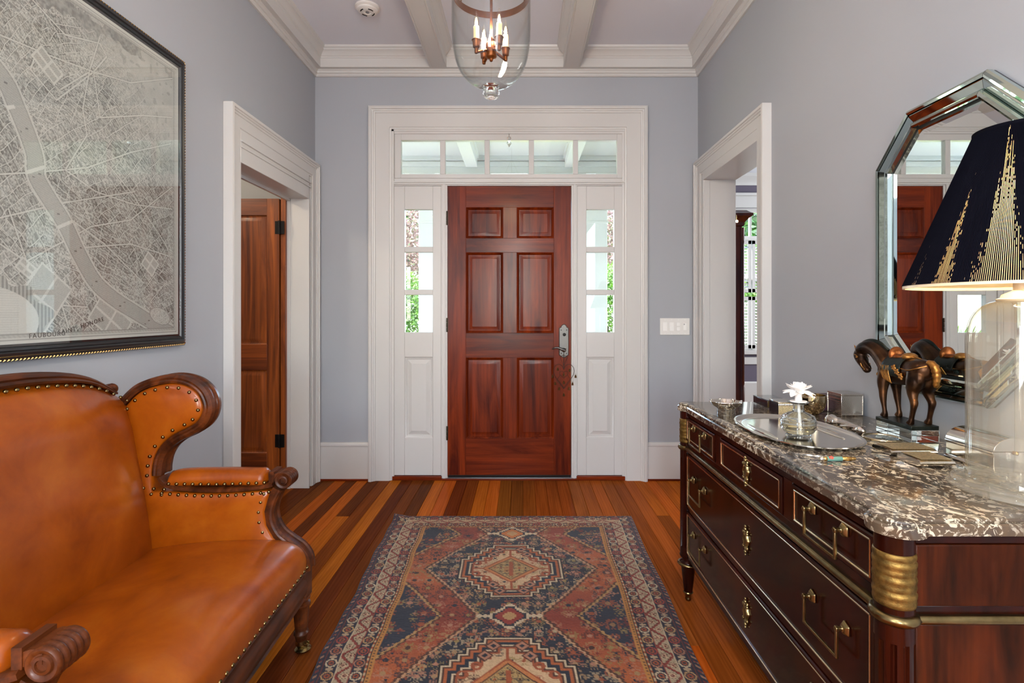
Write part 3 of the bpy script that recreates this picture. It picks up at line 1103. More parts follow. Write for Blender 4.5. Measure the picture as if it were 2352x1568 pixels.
def shrub(name, label, cat, c, rad, n, leaf, mat, seed, trunk=True, flat=0.0, group=None):
    rs = np.random.RandomState(seed)
    t = thing(name, label, cat, (c[0], c[1], -0.42), group=group)
    d = rs.normal(size=(n, 3)); d /= np.linalg.norm(d, axis=1)[:, None]
    rr = 1 - 0.45 * rs.rand(n) ** 1.6
    blob = 1 + 0.12 * np.sin(d[:, 0] * 9 + seed) * np.cos(d[:, 2] * 8)
    if flat:
        d = np.sign(d) * np.abs(d) ** flat
    P = np.array(c) + d * rr[:, None] * blob[:, None] * np.array(rad)
    a = rs.normal(size=(n, 3)); a /= np.linalg.norm(a, axis=1)[:, None]
    b = np.cross(a, d + 0.3 * rs.normal(size=(n, 3))); b /= np.linalg.norm(b, axis=1)[:, None] + 1e-6
    L = leaf * (0.6 + 0.8 * rs.rand(n))[:, None]
    V = np.stack([P - a * L, P + b * L * 0.42, P + a * L, P - b * L * 0.42], 1).reshape(-1, 3)
    V -= np.array(t.location)
    me = bpy.data.meshes.new('foliage')
    me.vertices.add(4 * n); me.vertices.foreach_set('co', V.reshape(-1).astype(np.float32))
    me.loops.add(4 * n); me.loops.foreach_set('vertex_index', np.arange(4 * n, dtype=np.int32))
    me.polygons.add(n); me.polygons.foreach_set('loop_start', np.arange(0, 4 * n, 4, dtype=np.int32))
    me.update(calc_edges=True)
    finish(me, mat, 0, 'foliage', t, 'stuff')
    if trunk:
        m = MB()
        for k in range(5):
            ang = k * 1.3
            m.tube(cr([(c[0], c[1], -0.42), (c[0] + 0.05 * math.cos(ang), c[1] + 0.05 * math.sin(ang), c[2] - rad[2] * 0.5),
                       (c[0] + rad[0] * 0.5 * math.cos(ang), c[1] + rad[1] * 0.5 * math.sin(ang), c[2] + rad[2] * 0.3)], 3), [0.05, 0.045, 0.04, 0.035, 0.03, 0.02, 0.012], 6)
        m.build('trunk', BARK, t)
    return t


shrub('hedge_shrub', 'clipped bright green shrub seen through the left sidelight', 'shrub', (-2.05, 10.2, 0.85), (0.95, 0.7, 1.2), 20000, 0.036, LEAF, 3, flat=0.8)
shrub('hedge_shrub', 'dense dark green shrub low in the left sidelight', 'shrub', (-1.65, 8.4, 0.12), (0.6, 0.45, 0.7), 11000, 0.032, LEAFD, 4)
shrub('hedge_shrub', 'green shrub seen through the right sidelight', 'shrub', (1.85, 10.2, 0.9), (0.95, 0.7, 1.3), 20000, 0.036, LEAF, 5, flat=0.8)
shrub('hedge_shrub', 'dark green shrub low in the right sidelight', 'shrub', (1.5, 8.5, 0.1), (0.6, 0.45, 0.7), 11000, 0.032, LEAFD, 6)
shrub('blossom_tree', 'pale pink blossoming tree high in the left sidelight', 'tree', (-2.9, 12.8, 3.1), (1.6, 1.0, 1.5), 18000, 0.042, LEAFP, 7)
shrub('blossom_tree', 'pale pink blossoming tree high in the right sidelight', 'tree', (2.6, 12.8, 3.1), (1.4, 1.0, 1.5), 18000, 0.042, LEAFP, 8)
shrub('garden_tree', 'tall leafy tree beyond the shrubs on the left', 'tree', (-5.6, 17, 3.4), (3.0, 2.0, 3.2), 12000, 0.13, LEAFD, 9)
shrub('garden_tree', 'tall leafy tree beyond the shrubs on the right', 'tree', (5.6, 17, 3.4), (3.2, 2.0, 3.2), 12000, 0.13, LEAFD, 10)
shrub('garden_shrub', 'green bush outside the shuttered far window', 'shrub', (5.2, 10.4, 1.0), (1.7, 0.8, 1.7), 16000, 0.055, LEAF, 11)

# palm whose fronds show low in the wall mirror
pm = thing('fan_palm', 'palm with pointed yellow green fronds beyond the porch', 'palm', (-4.1, 8.2, -0.42))
m = MB()
rs = random.Random(4)
for k in range(26):
    a = k * 2.4
    el = R(20 + 55 * rs.random())
    d = Vector((math.cos(a) * math.cos(el), math.sin(a) * math.cos(el), math.sin(el)))
    base = Vector((-4.1, 8.2, 0.0))
    tip = base + d * (0.9 + 0.4 * rs.random())
    side = d.cross(Vector((0, 0, 1))).normalized()
    for j in range(-5, 6):
        dr = (d + side * j * 0.13 - Vector((0, 0, 0.05 * abs(j)))).normalized()
        p0 = base + d * 0.5
        p1 = p0 + dr * 0.45
        p2 = p0 + dr * 0.8 - Vector((0, 0, 0.12))
        wv = side * 0.018
        m.add([p0 - wv * 0.3, p0 + wv * 0.3, p1 + wv, p2, p1 - wv], [(0, 1, 2, 4), (4, 2, 3)])
m.build('fronds', LEAF, pm, smooth=0, kind='stuff', recalc=False)
MB().lathe([(0.10, -0.42), (0.12, -0.2), (0.09, 0.05), (0.03, 0.15)], (-4.1, 8.2, 0), 12).build('trunk', BARK, pm)
# ------------------------------------------------------------------ leather settee (local frame: +x towards the room, +y along the length)
SOF = thing('settee', 'tan leather wing settee with carved walnut frame and brass nails', 'sofa', (-0.766, 1.45, 0), R(2.2))
HL = 0.50          # half length to the arm centre line
nail_spots = []    # (point, normal)


def sb(mb, name, mat, **kw):
    return mb.build(name, mat, SOF, local=True, **kw)


# seat
prof = cr([(-0.62, 0.375), (-0.50, 0.402), (-0.36, 0.418), (-0.22, 0.424), (-0.11, 0.421), (-0.05, 0.410), (-0.012, 0.388), (0.006, 0.356), (0.008, 0.318), (0.004, 0.306)], 5)
nu = 41
P = np.zeros((nu, len(prof), 3))
for i in range(nu):
    s = -1 + 2 * i / (nu - 1)
    y = s * 0.515
    edge = max(0.0, (abs(s) - 0.86) / 0.14)
    drop = 0.030 * edge ** 2.2
    crownz = 0.014 * (1 - s * s)
    for j, (x, z) in enumerate(prof):
        fr_ = min(1, max(0, (x + 0.62) / 0.5))
        zz = z + (crownz - drop * (0.4 + 0.6 * fr_)) * (1.0 if z > 0.37 else max(0, (z - 0.306) / 0.064))
        xx = x - 0.022 * edge ** 2 * fr_ * (1 if x > -0.2 else 0)
        P[i, j] = (xx, y, zz)
grid_mesh('seat', P, LEATHER, SOF)
m = MB().box(-0.60, -0.01, -0.50, 0.50, 0.30, 0.345)
sb(m, 'seat_base', SOFAWOOD)

# back cushion: padded sheet leaning back, arched top
def crest_z(y):
    a = abs(y)
    pts = [(0, 1.066), (0.07, 1.0655), (0.13, 1.061), (0.19, 1.054), (0.245, 1.0445), (0.28, 1.036), (0.314, 1.026), (0.35, 1.012), (0.39, 0.9927), (0.435, 0.967), (0.483, 0.940), (0.52, 0.92)]
    for (a0, z0), (a1, z1) in zip(pts, pts[1:]):
        if a <= a1:
            t = (a - a0) / (a1 - a0)
            return z0 + (z1 - z0) * t
    return pts[-1][1]


def rail_k(y):
    return max(0.12, 0.80 * (1 - 0.80 * (abs(y) / 0.46) ** 2.2))


nu, nv = 61, 40
P = np.zeros((nu, nv, 3))
for i in range(nu):
    s = -1 + 2 * i / (nu - 1)
    y = s * 0.495
    zt = crest_z(y) - 0.030 * rail_k(y)
    pad = (1 - abs(s) ** 5)
    for j in range(nv):
        t = j / (nv - 1)
        z = 0.36 + (zt - 0.36) * t
        lean = -0.535 - 0.105 * t
        bulge = 0.050 * pad * math.sin(PI * min(1, t * 1.02)) ** 0.7 + 0.018 * pad * math.exp(-((t - 0.80) / 0.13) ** 2) + 0.02 * pad * (1 - t)
        P[i, j] = (lean + bulge - 0.03 * max(0, (t - 0.93) / 0.07) ** 2, y, z)
grid_mesh('back_cushion', P, LEATHER, SOF)
m = MB()
L0 = [(-0.655, -0.49 + k * 0.049, crest_z(-0.49 + k * 0.049) - 0.026) for k in range(21)]
L1 = [(-0.675, p[1], p[2]) for p in L0]
m.rings([[(-0.60, p[1], 0.25) for p in L0], L0, L1, [(-0.66, p[1], 0.22) for p in L0]], closed=False, cap0=False, cap1=False)
sb(m, 'back_panel', LEATHER)
# crest rail
path = [(-0.652, -0.455 + 0.91 * k / 60, crest_z(-0.455 + 0.91 * k / 60) - 0.020 * rail_k(-0.455 + 0.91 * k / 60)) for k in range(61)]
cp_ = [(0.030, -0.022), (0.036, -0.012), (0.030, -0.002), (0.034, 0.006), (0.024, 0.018), (0.010, 0.024), (-0.014, 0.022), (-0.024, 0.012), (-0.026, -0.02)]
m = MB().sweep(cp_, path, up=(0, 0, 1), scale=[rail_k(p[1]) for p in path])
sb(m, 'crest_rail', SOFAWOOD, smooth=40)
for k in range(29):
    y = -0.465 + 0.93 * k / 28
    nail_spots.append(((-0.622, y, crest_z(y) - 0.022 - 0.024 * rail_k(y)), (0.9, 0, 0.45)))
# carved ears at the ends of the crest
for s in (-1, 1):
    m = MB()
    m.lathe([(0.0, -0.02), (0.016, -0.018), (0.02, -0.008), (0.014, 0.0), (0.02, 0.008), (0.016, 0.018), (0, 0.02)], (0, 0, 0), 14, axis='y')
    m.v = [(x - 0.668, y + s * 0.447, z + 0.968) for x, y, z in m.v]
    sb(m, 'carved_ear', SOFAWOOD, smooth=60)

# arms and wings, mirrored
WING = [(-0.655, 0.925), (-0.625, 0.958), (-0.59, 0.985), (-0.535, 1.006), (-0.472, 1.017), (-0.42, 1.010), (-0.378, 0.990), (-0.345, 0.955), (-0.328, 0.905),
        (-0.336, 0.858), (-0.362, 0.822), (-0.400, 0.797), (-0.440, 0.778), (-0.474, 0.752), (-0.495, 0.720), (-0.504, 0.685), (-0.506, 0.655)]
POST = [(-0.100, 0.600), (-0.118, 0.565), (-0.130, 0.520), (-0.124, 0.475), (-0.100, 0.432), (-0.062, 0.400), (-0.026, 0.374), (-0.004, 0.340), (0.000, 0.300)]


def inset_path(pts, d):
    out = []
    for i in range(len(pts)):
        a = Vector(pts[max(i - 1, 0)]).to_2d() if False else Vector((pts[max(i - 1, 0)][0], pts[max(i - 1, 0)][1]))
        b = Vector((pts[min(i + 1, len(pts) - 1)][0], pts[min(i + 1, len(pts) - 1)][1]))
        t = (b - a).normalized()
        n = Vector((t.y, -t.x))
        out.append((pts[i][0] + n.x * d, pts[i][1] + n.y * d))
    return out


for s in (1, -1):
    yin, yout = s * 0.468, s * 0.535
    yc = s * 0.502
    W = [tuple(p) for p in cr(WING, 4)]
    wi = inset_path(W, 0.040)
    # wing leather: bulged sheet between the wing outline and the back
    m = MB()
    loops = []
    for d_, yy in ((0.030, yout), (0.030, yin + s * 0.014), (0.032, yin + s * 0.004), (0.037, yin - s * 0.001), (0.046, yin - s * 0.005), (0.060, yin - s * 0.008)):
        loops.append([(a, yy, b) for a, b in inset_path(W, d_) + [(-0.535, 0.56), (-0.645, 0.56)]])
    m.rings(loops)
    sb(m, 'wing_pad', LEATHER, smooth=80)
    # wing moulding
    mid = inset_path(W, 0.017)
    path = [(a, yc, b) for a, b in mid]
    wp = [(-0.039, -0.013), (-0.041, -0.006), (-0.038, -0.001), (-0.040, 0.006), (-0.032, 0.016), (-0.016, 0.018), (-0.010, 0.013), (0.010, 0.013), (0.016, 0.018), (0.032, 0.016), (0.040, 0.006), (0.038, -0.001), (0.041, -0.006), (0.039, -0.013)]
    # up vector follows the outline normal
    m = MB()
    vs, k = [], len(wp)
    loops = []
    for i in range(len(mid)):
        a = Vector(mid[max(i - 1, 0)]); b = Vector(mid[min(i + 1, len(mid) - 1)])
        t = (b - a).normalized(); nrm = Vector((-t.y, t.x))
        loops.append([(mid[i][0] + nrm.x * q, yc + p, mid[i][1] + nrm.y * q) for p, q in wp])
    m.rings(loops)
    sb(m, 'wing_rail', SOFAWOOD, smooth=40)
    nl = inset_path(W, 0.046)
    acc, lastp = 0.0, None
    for p in nl:
        if lastp is None or math.hypot(p[0] - lastp[0], p[1] - lastp[1]) > 0.033:
            nail_spots.append(((p[0], yin - s * 0.005, p[1]), (0, -s, 0)))
            lastp = p
    # arm panel
    ap = [(-0.60, 0.33)] + [(-0.60, 0.604), (-0.52, 0.600), (-0.40, 0.592), (-0.30, 0.590), (-0.20, 0.594), (-0.118, 0.600)] + inset_path(POST, 0.012)[1:-1] + [(-0.01, 0.33)]
    cx, cz = -0.34, 0.48
    loops = []
    for sc, yy in ((1.0, yout), (1.0, yin + s * 0.006), (0.985, yin - s * 0.002), (0.955, yin - s * 0.006), (0.85, yin - s * 0.010), (0.5, yin - s * 0.012)):
        loops.append([(cx + (a - cx) * sc, yy, cz + (b - cz) * sc) for a, b in ap])
    m = MB().rings(loops)
    sb(m, 'arm_panel', LEATHER, smooth=60)
    # show-wood strip under the arm pad
    ar = cr([(-0.510, 0.650), (-0.498, 0.632), (-0.470, 0.617), (-0.40, 0.606), (-0.30, 0.602), (-0.20, 0.606), (-0.14, 0.613), (-0.112, 0.620)], 6)
    path = [(a, yc, b) for a, b in ar]
    strip = [(-0.044, -0.006), (-0.044, 0.004), (-0.038, 0.008), (0.038, 0.008), (0.044, 0.004), (0.044, -0.006)]
    sb(MB().sweep(strip, path, up=(0, 0, 1)), 'arm_rail', SOFAWOOD, smooth=40)
    # arm pad
    pp = cr([(-0.495, 0.622), (-0.44, 0.634), (-0.30, 0.636), (-0.20, 0.634), (-0.135, 0.632)], 6)
    m = MB()
    loops = []
    n = len(pp)
    for i, (a, b) in enumerate(pp):
        t = i / (n - 1)
        e = max(0.04, min(1, min(t / 0.08, (1 - t) / 0.07))) ** 0.5
        loops.append([(a, yc + 0.042 * math.cos(q) * e, b + 0.037 * max(-0.5, math.sin(q)) * e) for q in [2 * PI * r_ / 20 for r_ in range(20)]])
    m.rings(loops)
    sb(m, 'arm_pad', LEATHER, smooth=80)
    for k in range(13):
        x = -0.475 + 0.335 * k / 12
        nail_spots.append(((x, yc - s * 0.043, 0.624 + 0.004 * abs(k - 6) / 6), (0, -s, 0.25)))
    for k in range(14):
        x = -0.50 + 0.375 * k / 13
        nail_spots.append(((x, yin - s * 0.0065, 0.582 + 0.012 * (abs(k - 6.5) / 6.5) ** 2), (0, -s, 0)))
    for k in range(3):
        nail_spots.append(((-0.50 - 0.036 * k, yin - s * 0.006, 0.588 + 0.003 * k), (0, -s, 0)))
        nail_spots.append(((-0.49 - 0.036 * k, yin - s * 0.009, 0.608 + 0.003 * k), (0, -s, 0)))
    # front post
    po = cr(POST, 5)
    path = [(a, yc, b) for a, b in po]
    pr = [(-0.033, -0.016), (-0.034, 0.002), (-0.031, 0.006), (-0.031, 0.011), (-0.025, 0.017), (-0.015, 0.017), (-0.011, 0.012), (0.011, 0.012), (0.015, 0.017), (0.025, 0.017), (0.031, 0.011), (0.031, 0.006), (0.034, 0.002), (0.033, -0.016)]
    m = MB()
    loops = []
    for i in range(len(po)):
        a = Vector(po[max(i - 1, 0)]); b = Vector(po[min(i + 1, len(po) - 1)])
        t = (b - a).normalized(); nrm = Vector((-t.y, t.x))
        if nrm.x < 0:
            nrm = -nrm
        loops.append([(po[i][0] + nrm.x * q, yc + p, po[i][1] + nrm.y * q) for p, q in pr])
    m.rings(loops)
    sb(m, 'arm_post', SOFAWOOD, smooth=40)
    npth = inset_path(POST, 0.024)
    lastp = None
    for p in [tuple(q) for q in cr(npth, 6)]:
        if p[1] < 0.41 or p[1] > 0.588:
            continue
        if lastp is None or math.hypot(p[0] - lastp[0], p[1] - lastp[1]) > 0.030:
            nail_spots.append(((p[0] - 0.008, yin - s * 0.0055, p[1]), (0.2, -s, 0)))
            lastp = p
    # reeded scroll: barrel across the arm, spiral on both faces
    prof = []
    nb = 5
    Ls = 0.074
    for q in range(nb):
        y0 = -Ls / 2 + Ls * q / nb
        for t in (0.02, 0.2, 0.5, 0.8, 0.98):
            prof.append((0.0265 + 0.0050 * math.sin(PI * t) ** 0.7, y0 + Ls / nb * t))
    prof = [(0.0, -Ls / 2 + 0.004), (0.010, -Ls / 2 + 0.004), (0.011, -Ls / 2), (0.016, -Ls / 2 + 0.001), (0.018, -Ls / 2 + 0.005), (0.022, -Ls / 2 + 0.001)] + prof + \
           [(0.022, Ls / 2 - 0.001), (0.018, Ls / 2 - 0.005), (0.016, Ls / 2 - 0.001), (0.011, Ls / 2), (0.010, Ls / 2 - 0.004), (0.0, Ls / 2 - 0.004)]
    m = MB().lathe(prof, (-0.078, yc, 0.632), 28, axis='y')
    # neck of the scroll, and the small block behind it
    m.box(-0.128, -0.110, yc - 0.036, yc + 0.036, 0.626, 0.664)
    nk = [(-0.120, 0.656), (-0.098, 0.664), (-0.078, 0.663)]
    m.rings([[(a, yc - 0.034, b - 0.03), (a, yc + 0.034, b - 0.03), (a, yc + 0.034, b - 0.004), (a, yc - 0.034, b - 0.004)] for a, b in nk])
    sb(m, 'arm_scroll', SOFAWOOD, smooth=50)

# seat rail, front and sides
rp = [(-0.02, -0.055), (0.004, -0.055), (0.010, -0.048), (0.004, -0.042), (0.012, -0.030), (0.018, -0.008), (0.014, 0.014), (0.006, 0.024), (0.004, 0.034), (0.009, 0.044), (0.004, 0.052), (-0.02, 0.052)]
sb(MB().prism(rp, lambda a, b, t: (a - 0.004, t, b + 0.256), -0.46, 0.46), 'seat_rail', SOFAWOOD, smooth=40)
for s in (-1, 1):
    sb(MB().prism(rp, lambda a, b, t: (t, s * (0.515 + a), b + 0.256), -0.62, -0.04), 'side_rail', SOFAWOOD, smooth=40)
    sb(MB().box(-0.045, 0.004, s * 0.455, s * 0.532, 0.195, 0.318), 'corner_block', SOFAWOOD, bevel=0.004)
sb(MB().box(-0.64, -0.60, -0.52, 0.52, 0.21, 0.31), 'rear_rail', SOFAWOOD, bevel=0.004)
k = 31
for i in range(k):
    y = -0.47 + 0.94 * i / (k - 1)
    nail_spots.append(((0.007, y, 0.316), (1, 0, 0.1)))


def flute(a, h):
    return 1 - 0.07 * (0.5 + 0.5 * math.cos(12 * a)) if 0.078 < h < 0.166 else 1


for s in (-1, 1):
    for x in (-0.022, -0.60):
        y = s * 0.492
        m = MB().lathe([(0.030, 0.205), (0.032, 0.196), (0.024, 0.190), (0.023, 0.184), (0.032, 0.180), (0.033, 0.172), (0.029, 0.167), (0.0285, 0.164), (0.0275, 0.15), (0.025, 0.12), (0.022, 0.084),
                        (0.022, 0.078), (0.026, 0.075), (0.0265, 0.068), (0.022, 0.064), (0.020, 0.050), (0.017, 0.038), (0.0, 0.036)], (x, y, 0), 48, rmod=flute)
        leg = sb(m, 'leg', SOFAWOOD, smooth=50)
        m = MB().lathe([(0.0, 0.044), (0.019, 0.044), (0.020, 0.030), (0.015, 0.022), (0.0, 0.020)], (x, y, 0), 16)
        m.box(x + 0.004, x + 0.026, y - 0.012, y - 0.008, 0.008, 0.032)
        m.box(x + 0.004, x + 0.026, y + 0.008, y + 0.012, 0.008, 0.032)
        m.lathe([(0.0, -0.007), (0.012, -0.007), (0.015, -0.004), (0.015, 0.004), (0.012, 0.007), (0.0, 0.007)], (x + 0.014, y, 0.0152), 18, axis='y')
        m.lathe([(0.027, 0.008), (0.029, 0.013), (0.022, 0.020), (0.012, 0.022)], (x + 0.006, y, 0), 18)
        m.build('caster', BRASSD, leg, local=True)

# brass nails, one mesh shared by all
m = MB().lathe([(0.0060, -0.0015), (0.0064, 0.001), (0.0052, 0.0038), (0.0028, 0.0052), (0.0, 0.0056)], (0, 0, 0), 10)
nail0 = sb(m, 'nail_head', BRASSD, smooth=80)
for i, (p, nrm) in enumerate(nail_spots):
    o = nail0 if i == 0 else clone(nail0, SOF)
    o.location = p
    o.rotation_euler = Vector(nrm).to_track_quat('Z', 'Y').to_euler()
# ------------------------------------------------------------------ chest of drawers with marble top
CH = thing('commode', 'dark mahogany chest of drawers with brass mounts and brown marble top', 'chest', (0.99, 1.655, 0))
FXF = 0.700            # plane of the drawer fronts
Y0, Y1, ZT = 1.000, 2.310, 0.85
YM = (Y0 + Y1) / 2
m = MB()
m.box(FXF + 0.012, 1.292, Y0 + 0.01, Y1 - 0.01, 0.20, 0.818)
m.build('carcass', MAHOG, CH, smooth=0)
# side panels
for s, y in ((-1, Y0), (1, Y1)):
    m = MB()
    ya, yb = (y, y + 0.012) if s < 0 else (y - 0.012, y)
    m.box(0.742, 1.294, ya, yb, 0.684, 0.800)
    m.box(0.742, 1.294, ya, yb, 0.198, 0.650)
    m.build('side_panel', MAHOGS, CH, bevel=0.002)
    m = MB().box(0.742, 1.294, ya + 0.004, yb, 0.650, 0.684).box(0.742, 1.294, ya + 0.004 * (s < 0), yb, 0.800, 0.818)
    m.build('side_rail', MAHOG, CH, bevel=0.002)
# front frame: rails and stiles between drawers
m = MB()
for z0, z1 in ((0.796, 0.818), (0.645, 0.692), (0.400, 0.414), (0.192, 0.208)):
    m.box(FXF + 0.002, FXF + 0.03, Y0 + 0.045, Y1 - 0.045, z0, z1)
m.build('front_rail', MAHOG, CH, bevel=0.0015)
m = MB()
for y in (1.403, 1.903):
    m.box(FXF + 0.002, FXF + 0.03, y - 0.024, y + 0.024, 0.69, 0.80)
m.build('drawer_divider', MAHOG, CH, bevel=0.0015)

ff = lambda a, z, d: (FXF + d, a, z)


def bead(m, a0, a1, z0, z1, w_=0.0062, x=FXF - 0.001):
    """Thin half-round brass frame."""
    pts = [(x, a0, z0), (x, a1, z0), (x, a1, z1), (x, a0, z1)]
    r_ = w_ / 2
    for i in range(4):
        p, q = Vector(pts[i]), Vector(pts[(i + 1) % 4])
        m.tube([p, q], r_, 8)
    return m


def bail(par, yc, zc, half):
    m = MB()
    for s in (-1, 1):
        y = yc + s * half
        # faceted post: back plate, neck, pentagon boss
        m.lathe([(0.0165, 0.0), (0.0170, 0.003), (0.0110, 0.0085), (0.0060, 0.010), (0.0050, 0.017), (0.0072, 0.019), (0.0072, 0.025), (0.0, 0.027)], (0, 0, 0), 5, axis='x')
        k = 5 * 8
        m.v[-k:] = [(FXF - x, y + b, zc + c) for x, b, c in m.v[-k:]]
        m.box(FXF - 0.0245, FXF - 0.0185, y - 0.0033, y + 0.0033, zc - 0.060, zc + 0.004)
    m.box(FXF - 0.0245, FXF - 0.0185, yc - half - 0.0033, yc + half + 0.0033, zc - 0.0635, zc - 0.057)
    return m.build('bail_handle', BRASS, par, bevel=0.0012)


def escutcheon(par, yc, zc):
    m = MB()
    n = 40
    ol = []
    for i in range(n):
        a = 2 * PI * i / n
        r_ = 1 + 0.16 * math.cos(6 * a) + 0.07 * math.cos(14 * a + 1)
        ol.append((0.0175 * r_ * math.cos(a), 0.033 * r_ * math.sin(a)))
    sc = lambda k, d: [(FXF - d, yc + a * k, zc + b * k) for a, b in ol]
    m.rings([sc(1, 0), sc(1, 0.003), sc(0.8, 0.007), sc(0.62, 0.004), sc(0.5, 0.006), sc(0.3, 0.004)])
    for z, r_ in ((0.034, 0.006), (0.043, 0.0045), (-0.036, 0.006), (-0.045, 0.004)):
        m.ico((FXF - 0.004, yc, zc + z), r_, 8, 6)
    for z, y in ((0.022, 0.013), (0.022, -0.013), (-0.022, 0.013), (-0.022, -0.013)):
        m.ico((FXF - 0.004, yc + y, zc + z), 0.0055, 8, 6)
    e = m.build('keyhole_plate', BRASS, par, smooth=60)
    return e


drawers = [(1.050, 1.379, 0.692, 0.796, 'h'), (1.427, 1.879, 0.692, 0.796, 'e'), (1.927, 2.260, 0.692, 0.796, 'h'),
           (1.050, 2.260, 0.414, 0.645, 'heh'), (1.050, 2.260, 0.208, 0.400, 'heh')]
for a0, a1, z0, z1, kind in drawers:
    d = MB().panel(a0 + 0.002, a1 - 0.002, z0 + 0.002, z1 - 0.002, [(0, 0.0), (0.003, -0.003), (0.012, -0.003), (0.016, 0.001), (0.02, 0.001)], ff, back=0.02).build('drawer', MAHOG, CH, smooth=20)
    bead(MB(), a0 + 0.016, a1 - 0.016, z0 + 0.014, z1 - 0.014).build('brass_bead', BEAD, d, smooth=60)
    zc = (z0 + z1) / 2
    if kind == 'h':
        bail(d, (a0 + a1) / 2, zc + 0.022, 0.063)
    if 'e' in kind:
        escutcheon(d, YM, zc)
    if kind == 'heh':
        bail(d, 1.212, zc + 0.026, 0.066)
        bail(d, 2.098, zc + 0.026, 0.066)

# corner columns: plain neck, reeded brass sleeve, ring, flutes
for y in (Y0 + 0.022, Y1 - 0.022):
    cx, r0 = 0.716, 0.034
    nm = 0
    m = MB().lathe([(r0, 0.64), (r0, 0.818)], (cx, y, 0), 40)
    col = m.build('corner_column', MAHOG, CH, smooth=50)

    def fl(a, h):
        ph = (a * 10 / (2 * PI)) % 1.0
        g = max(0.0, math.cos((ph - 0.5) * 2 * PI)) ** 0.6
        return 1 - 0.20 * g if 0.235 < h < 0.615 else 1
    MB().lathe([(r0, 0.195), (r0, 0.234), (r0, 0.238), (r0, 0.612), (r0, 0.616), (r0, 0.648)], (cx, y, 0), 120, rmod=fl).build('fluting', MAHOG, col, smooth=40)
    pr = []
    for q in range(7):
        z0 = 0.682 + 0.0145 * q
        for t in (0.0, 0.25, 0.5, 0.75):
            pr.append((r0 + 0.0008 + 0.0016 * math.sin(PI * t) + (0.0008 if q % 2 else 0), z0 + 0.0145 * t))
    pr.append((r0 + 0.0008, 0.682 + 0.0145 * 7))
    MB().lathe([(r0 - 0.004, 0.681)] + pr + [(r0 - 0.004, 0.784)], (cx, y, 0), 40).build('reeded_sleeve', plain('gilt_sleeve', (128, 100, 50), 0.46, metal=0.85, var=0.45, vscale=70, bump=0.5, bscale=300), col, smooth=70)
    MB().lathe([(r0, 0.650), (r0 + 0.006, 0.652), (r0 + 0.010, 0.660), (r0 + 0.006, 0.668), (r0, 0.670)], (cx, y, 0), 40).build('brass_ring', BRASSD, col, smooth=80)
# brass rails at the top-drawer line
MB().lathe([(0.001, Y0 + 0.04), (0.010, Y0 + 0.04), (0.010, Y1 - 0.04), (0.001, Y1 - 0.04)], (FXF, 0, 0.660), 16, axis='y').build('brass_rail', BRASSD, CH, smooth=60)
CHR = CH.children[-1]
for y in (Y0, Y1):
    MB().lathe([(0.001, 0.735), (0.009, 0.735), (0.009, 1.292), (0.001, 1.292)], (0, y, 0.660), 16, axis='x').build('brass_rail', BRASSD, CH, smooth=60)
# apron and legs
for x, y in ((0.716, Y0 + 0.022), (0.716, Y1 - 0.022), (1.262, Y0 + 0.03), (1.262, Y1 - 0.03)):
    m = MB().lathe([(0.036, 0.198), (0.034, 0.19), (0.026, 0.184), (0.026, 0.178), (0.034, 0.172), (0.037, 0.166)], (x, y, 0), 28)
    m.lathe([(0.032, 0.156), (0.030, 0.150), (0.0175, 0.036), (0.0175, 0.034)], (x, y, 0), 28)
    leg = m.build('leg', MAHOG, CH, smooth=50)
    MB().lathe([(0.030, 0.168), (0.042, 0.166), (0.046, 0.161), (0.042, 0.156), (0.030, 0.154)], (x, y, 0), 28).build('brass_ring', BRASSD, leg, smooth=80)
    MB().lathe([(0.019, 0.040), (0.021, 0.036), (0.018, 0.032), (0.013, 0.028), (0.012, 0.012), (0.014, 0.008), (0.010, 0.0), (0, 0)], (x, y, 0), 20).build('brass_toe', BRASSD, leg, smooth=60)

# marble slab with outset rounded corners and a moulded edge
fxm, ysn, ysf = 0.690, Y0 - 0.008, Y1 + 0.008
cx, cr_ = 0.722, 0.052


def corner(yc, sgn):
    pts = []
    a_start = PI + math.asin(0) - 0  # sweep from the front line to the side line
    # circle meets x=fxm and y=side
    yi = math.sqrt(max(0, cr_ ** 2 - (fxm - cx) ** 2))
    side = ysn if sgn < 0 else ysf
    xi = math.sqrt(max(0, cr_ ** 2 - (side - yc) ** 2))
    a0 = math.atan2(-sgn * yi * 1.0, fxm - cx)
    a1 = math.atan2(side - yc, xi)
    if sgn < 0:
        a0 = a0 % (2 * PI); a1 = a1 % (2 * PI)
        if a1 < a0:
            a1 += 2 * PI
    else:
        if a0 < 0:
            a0 += 2 * PI
        a1 = a1 % (2 * PI)
    for i in range(15):
        a = a0 + (a1 - a0) * i / 14
        pts.append((cx + cr_ * math.cos(a), yc + cr_ * math.sin(a)))
    return pts


near = corner(Y0 + 0.026, -1)
far = corner(Y1 - 0.026, 1)
outline = near + [(1.299, ysn), (1.299, ysf)] + list(reversed(far))


def off(poly, d):
    n = len(poly)
    res = []
    for i in range(n):
        a, b, c = Vector(poly[i - 1]), Vector(poly[i]), Vector(poly[(i + 1) % n])
        e1, e2 = (b - a), (c - b)
        n1 = Vector((-e1.y, e1.x)).normalized(); n2 = Vector((-e2.y, e2.x)).normalized()
        nn = (n1 + n2)
        if nn.length < 1e-6:
            nn = n1
        nn.normalize()
        k = 1 / max(0.5, nn.dot(n1))
        res.append((b.x + nn.x * d * k, b.y + nn.y * d * k))
    return res


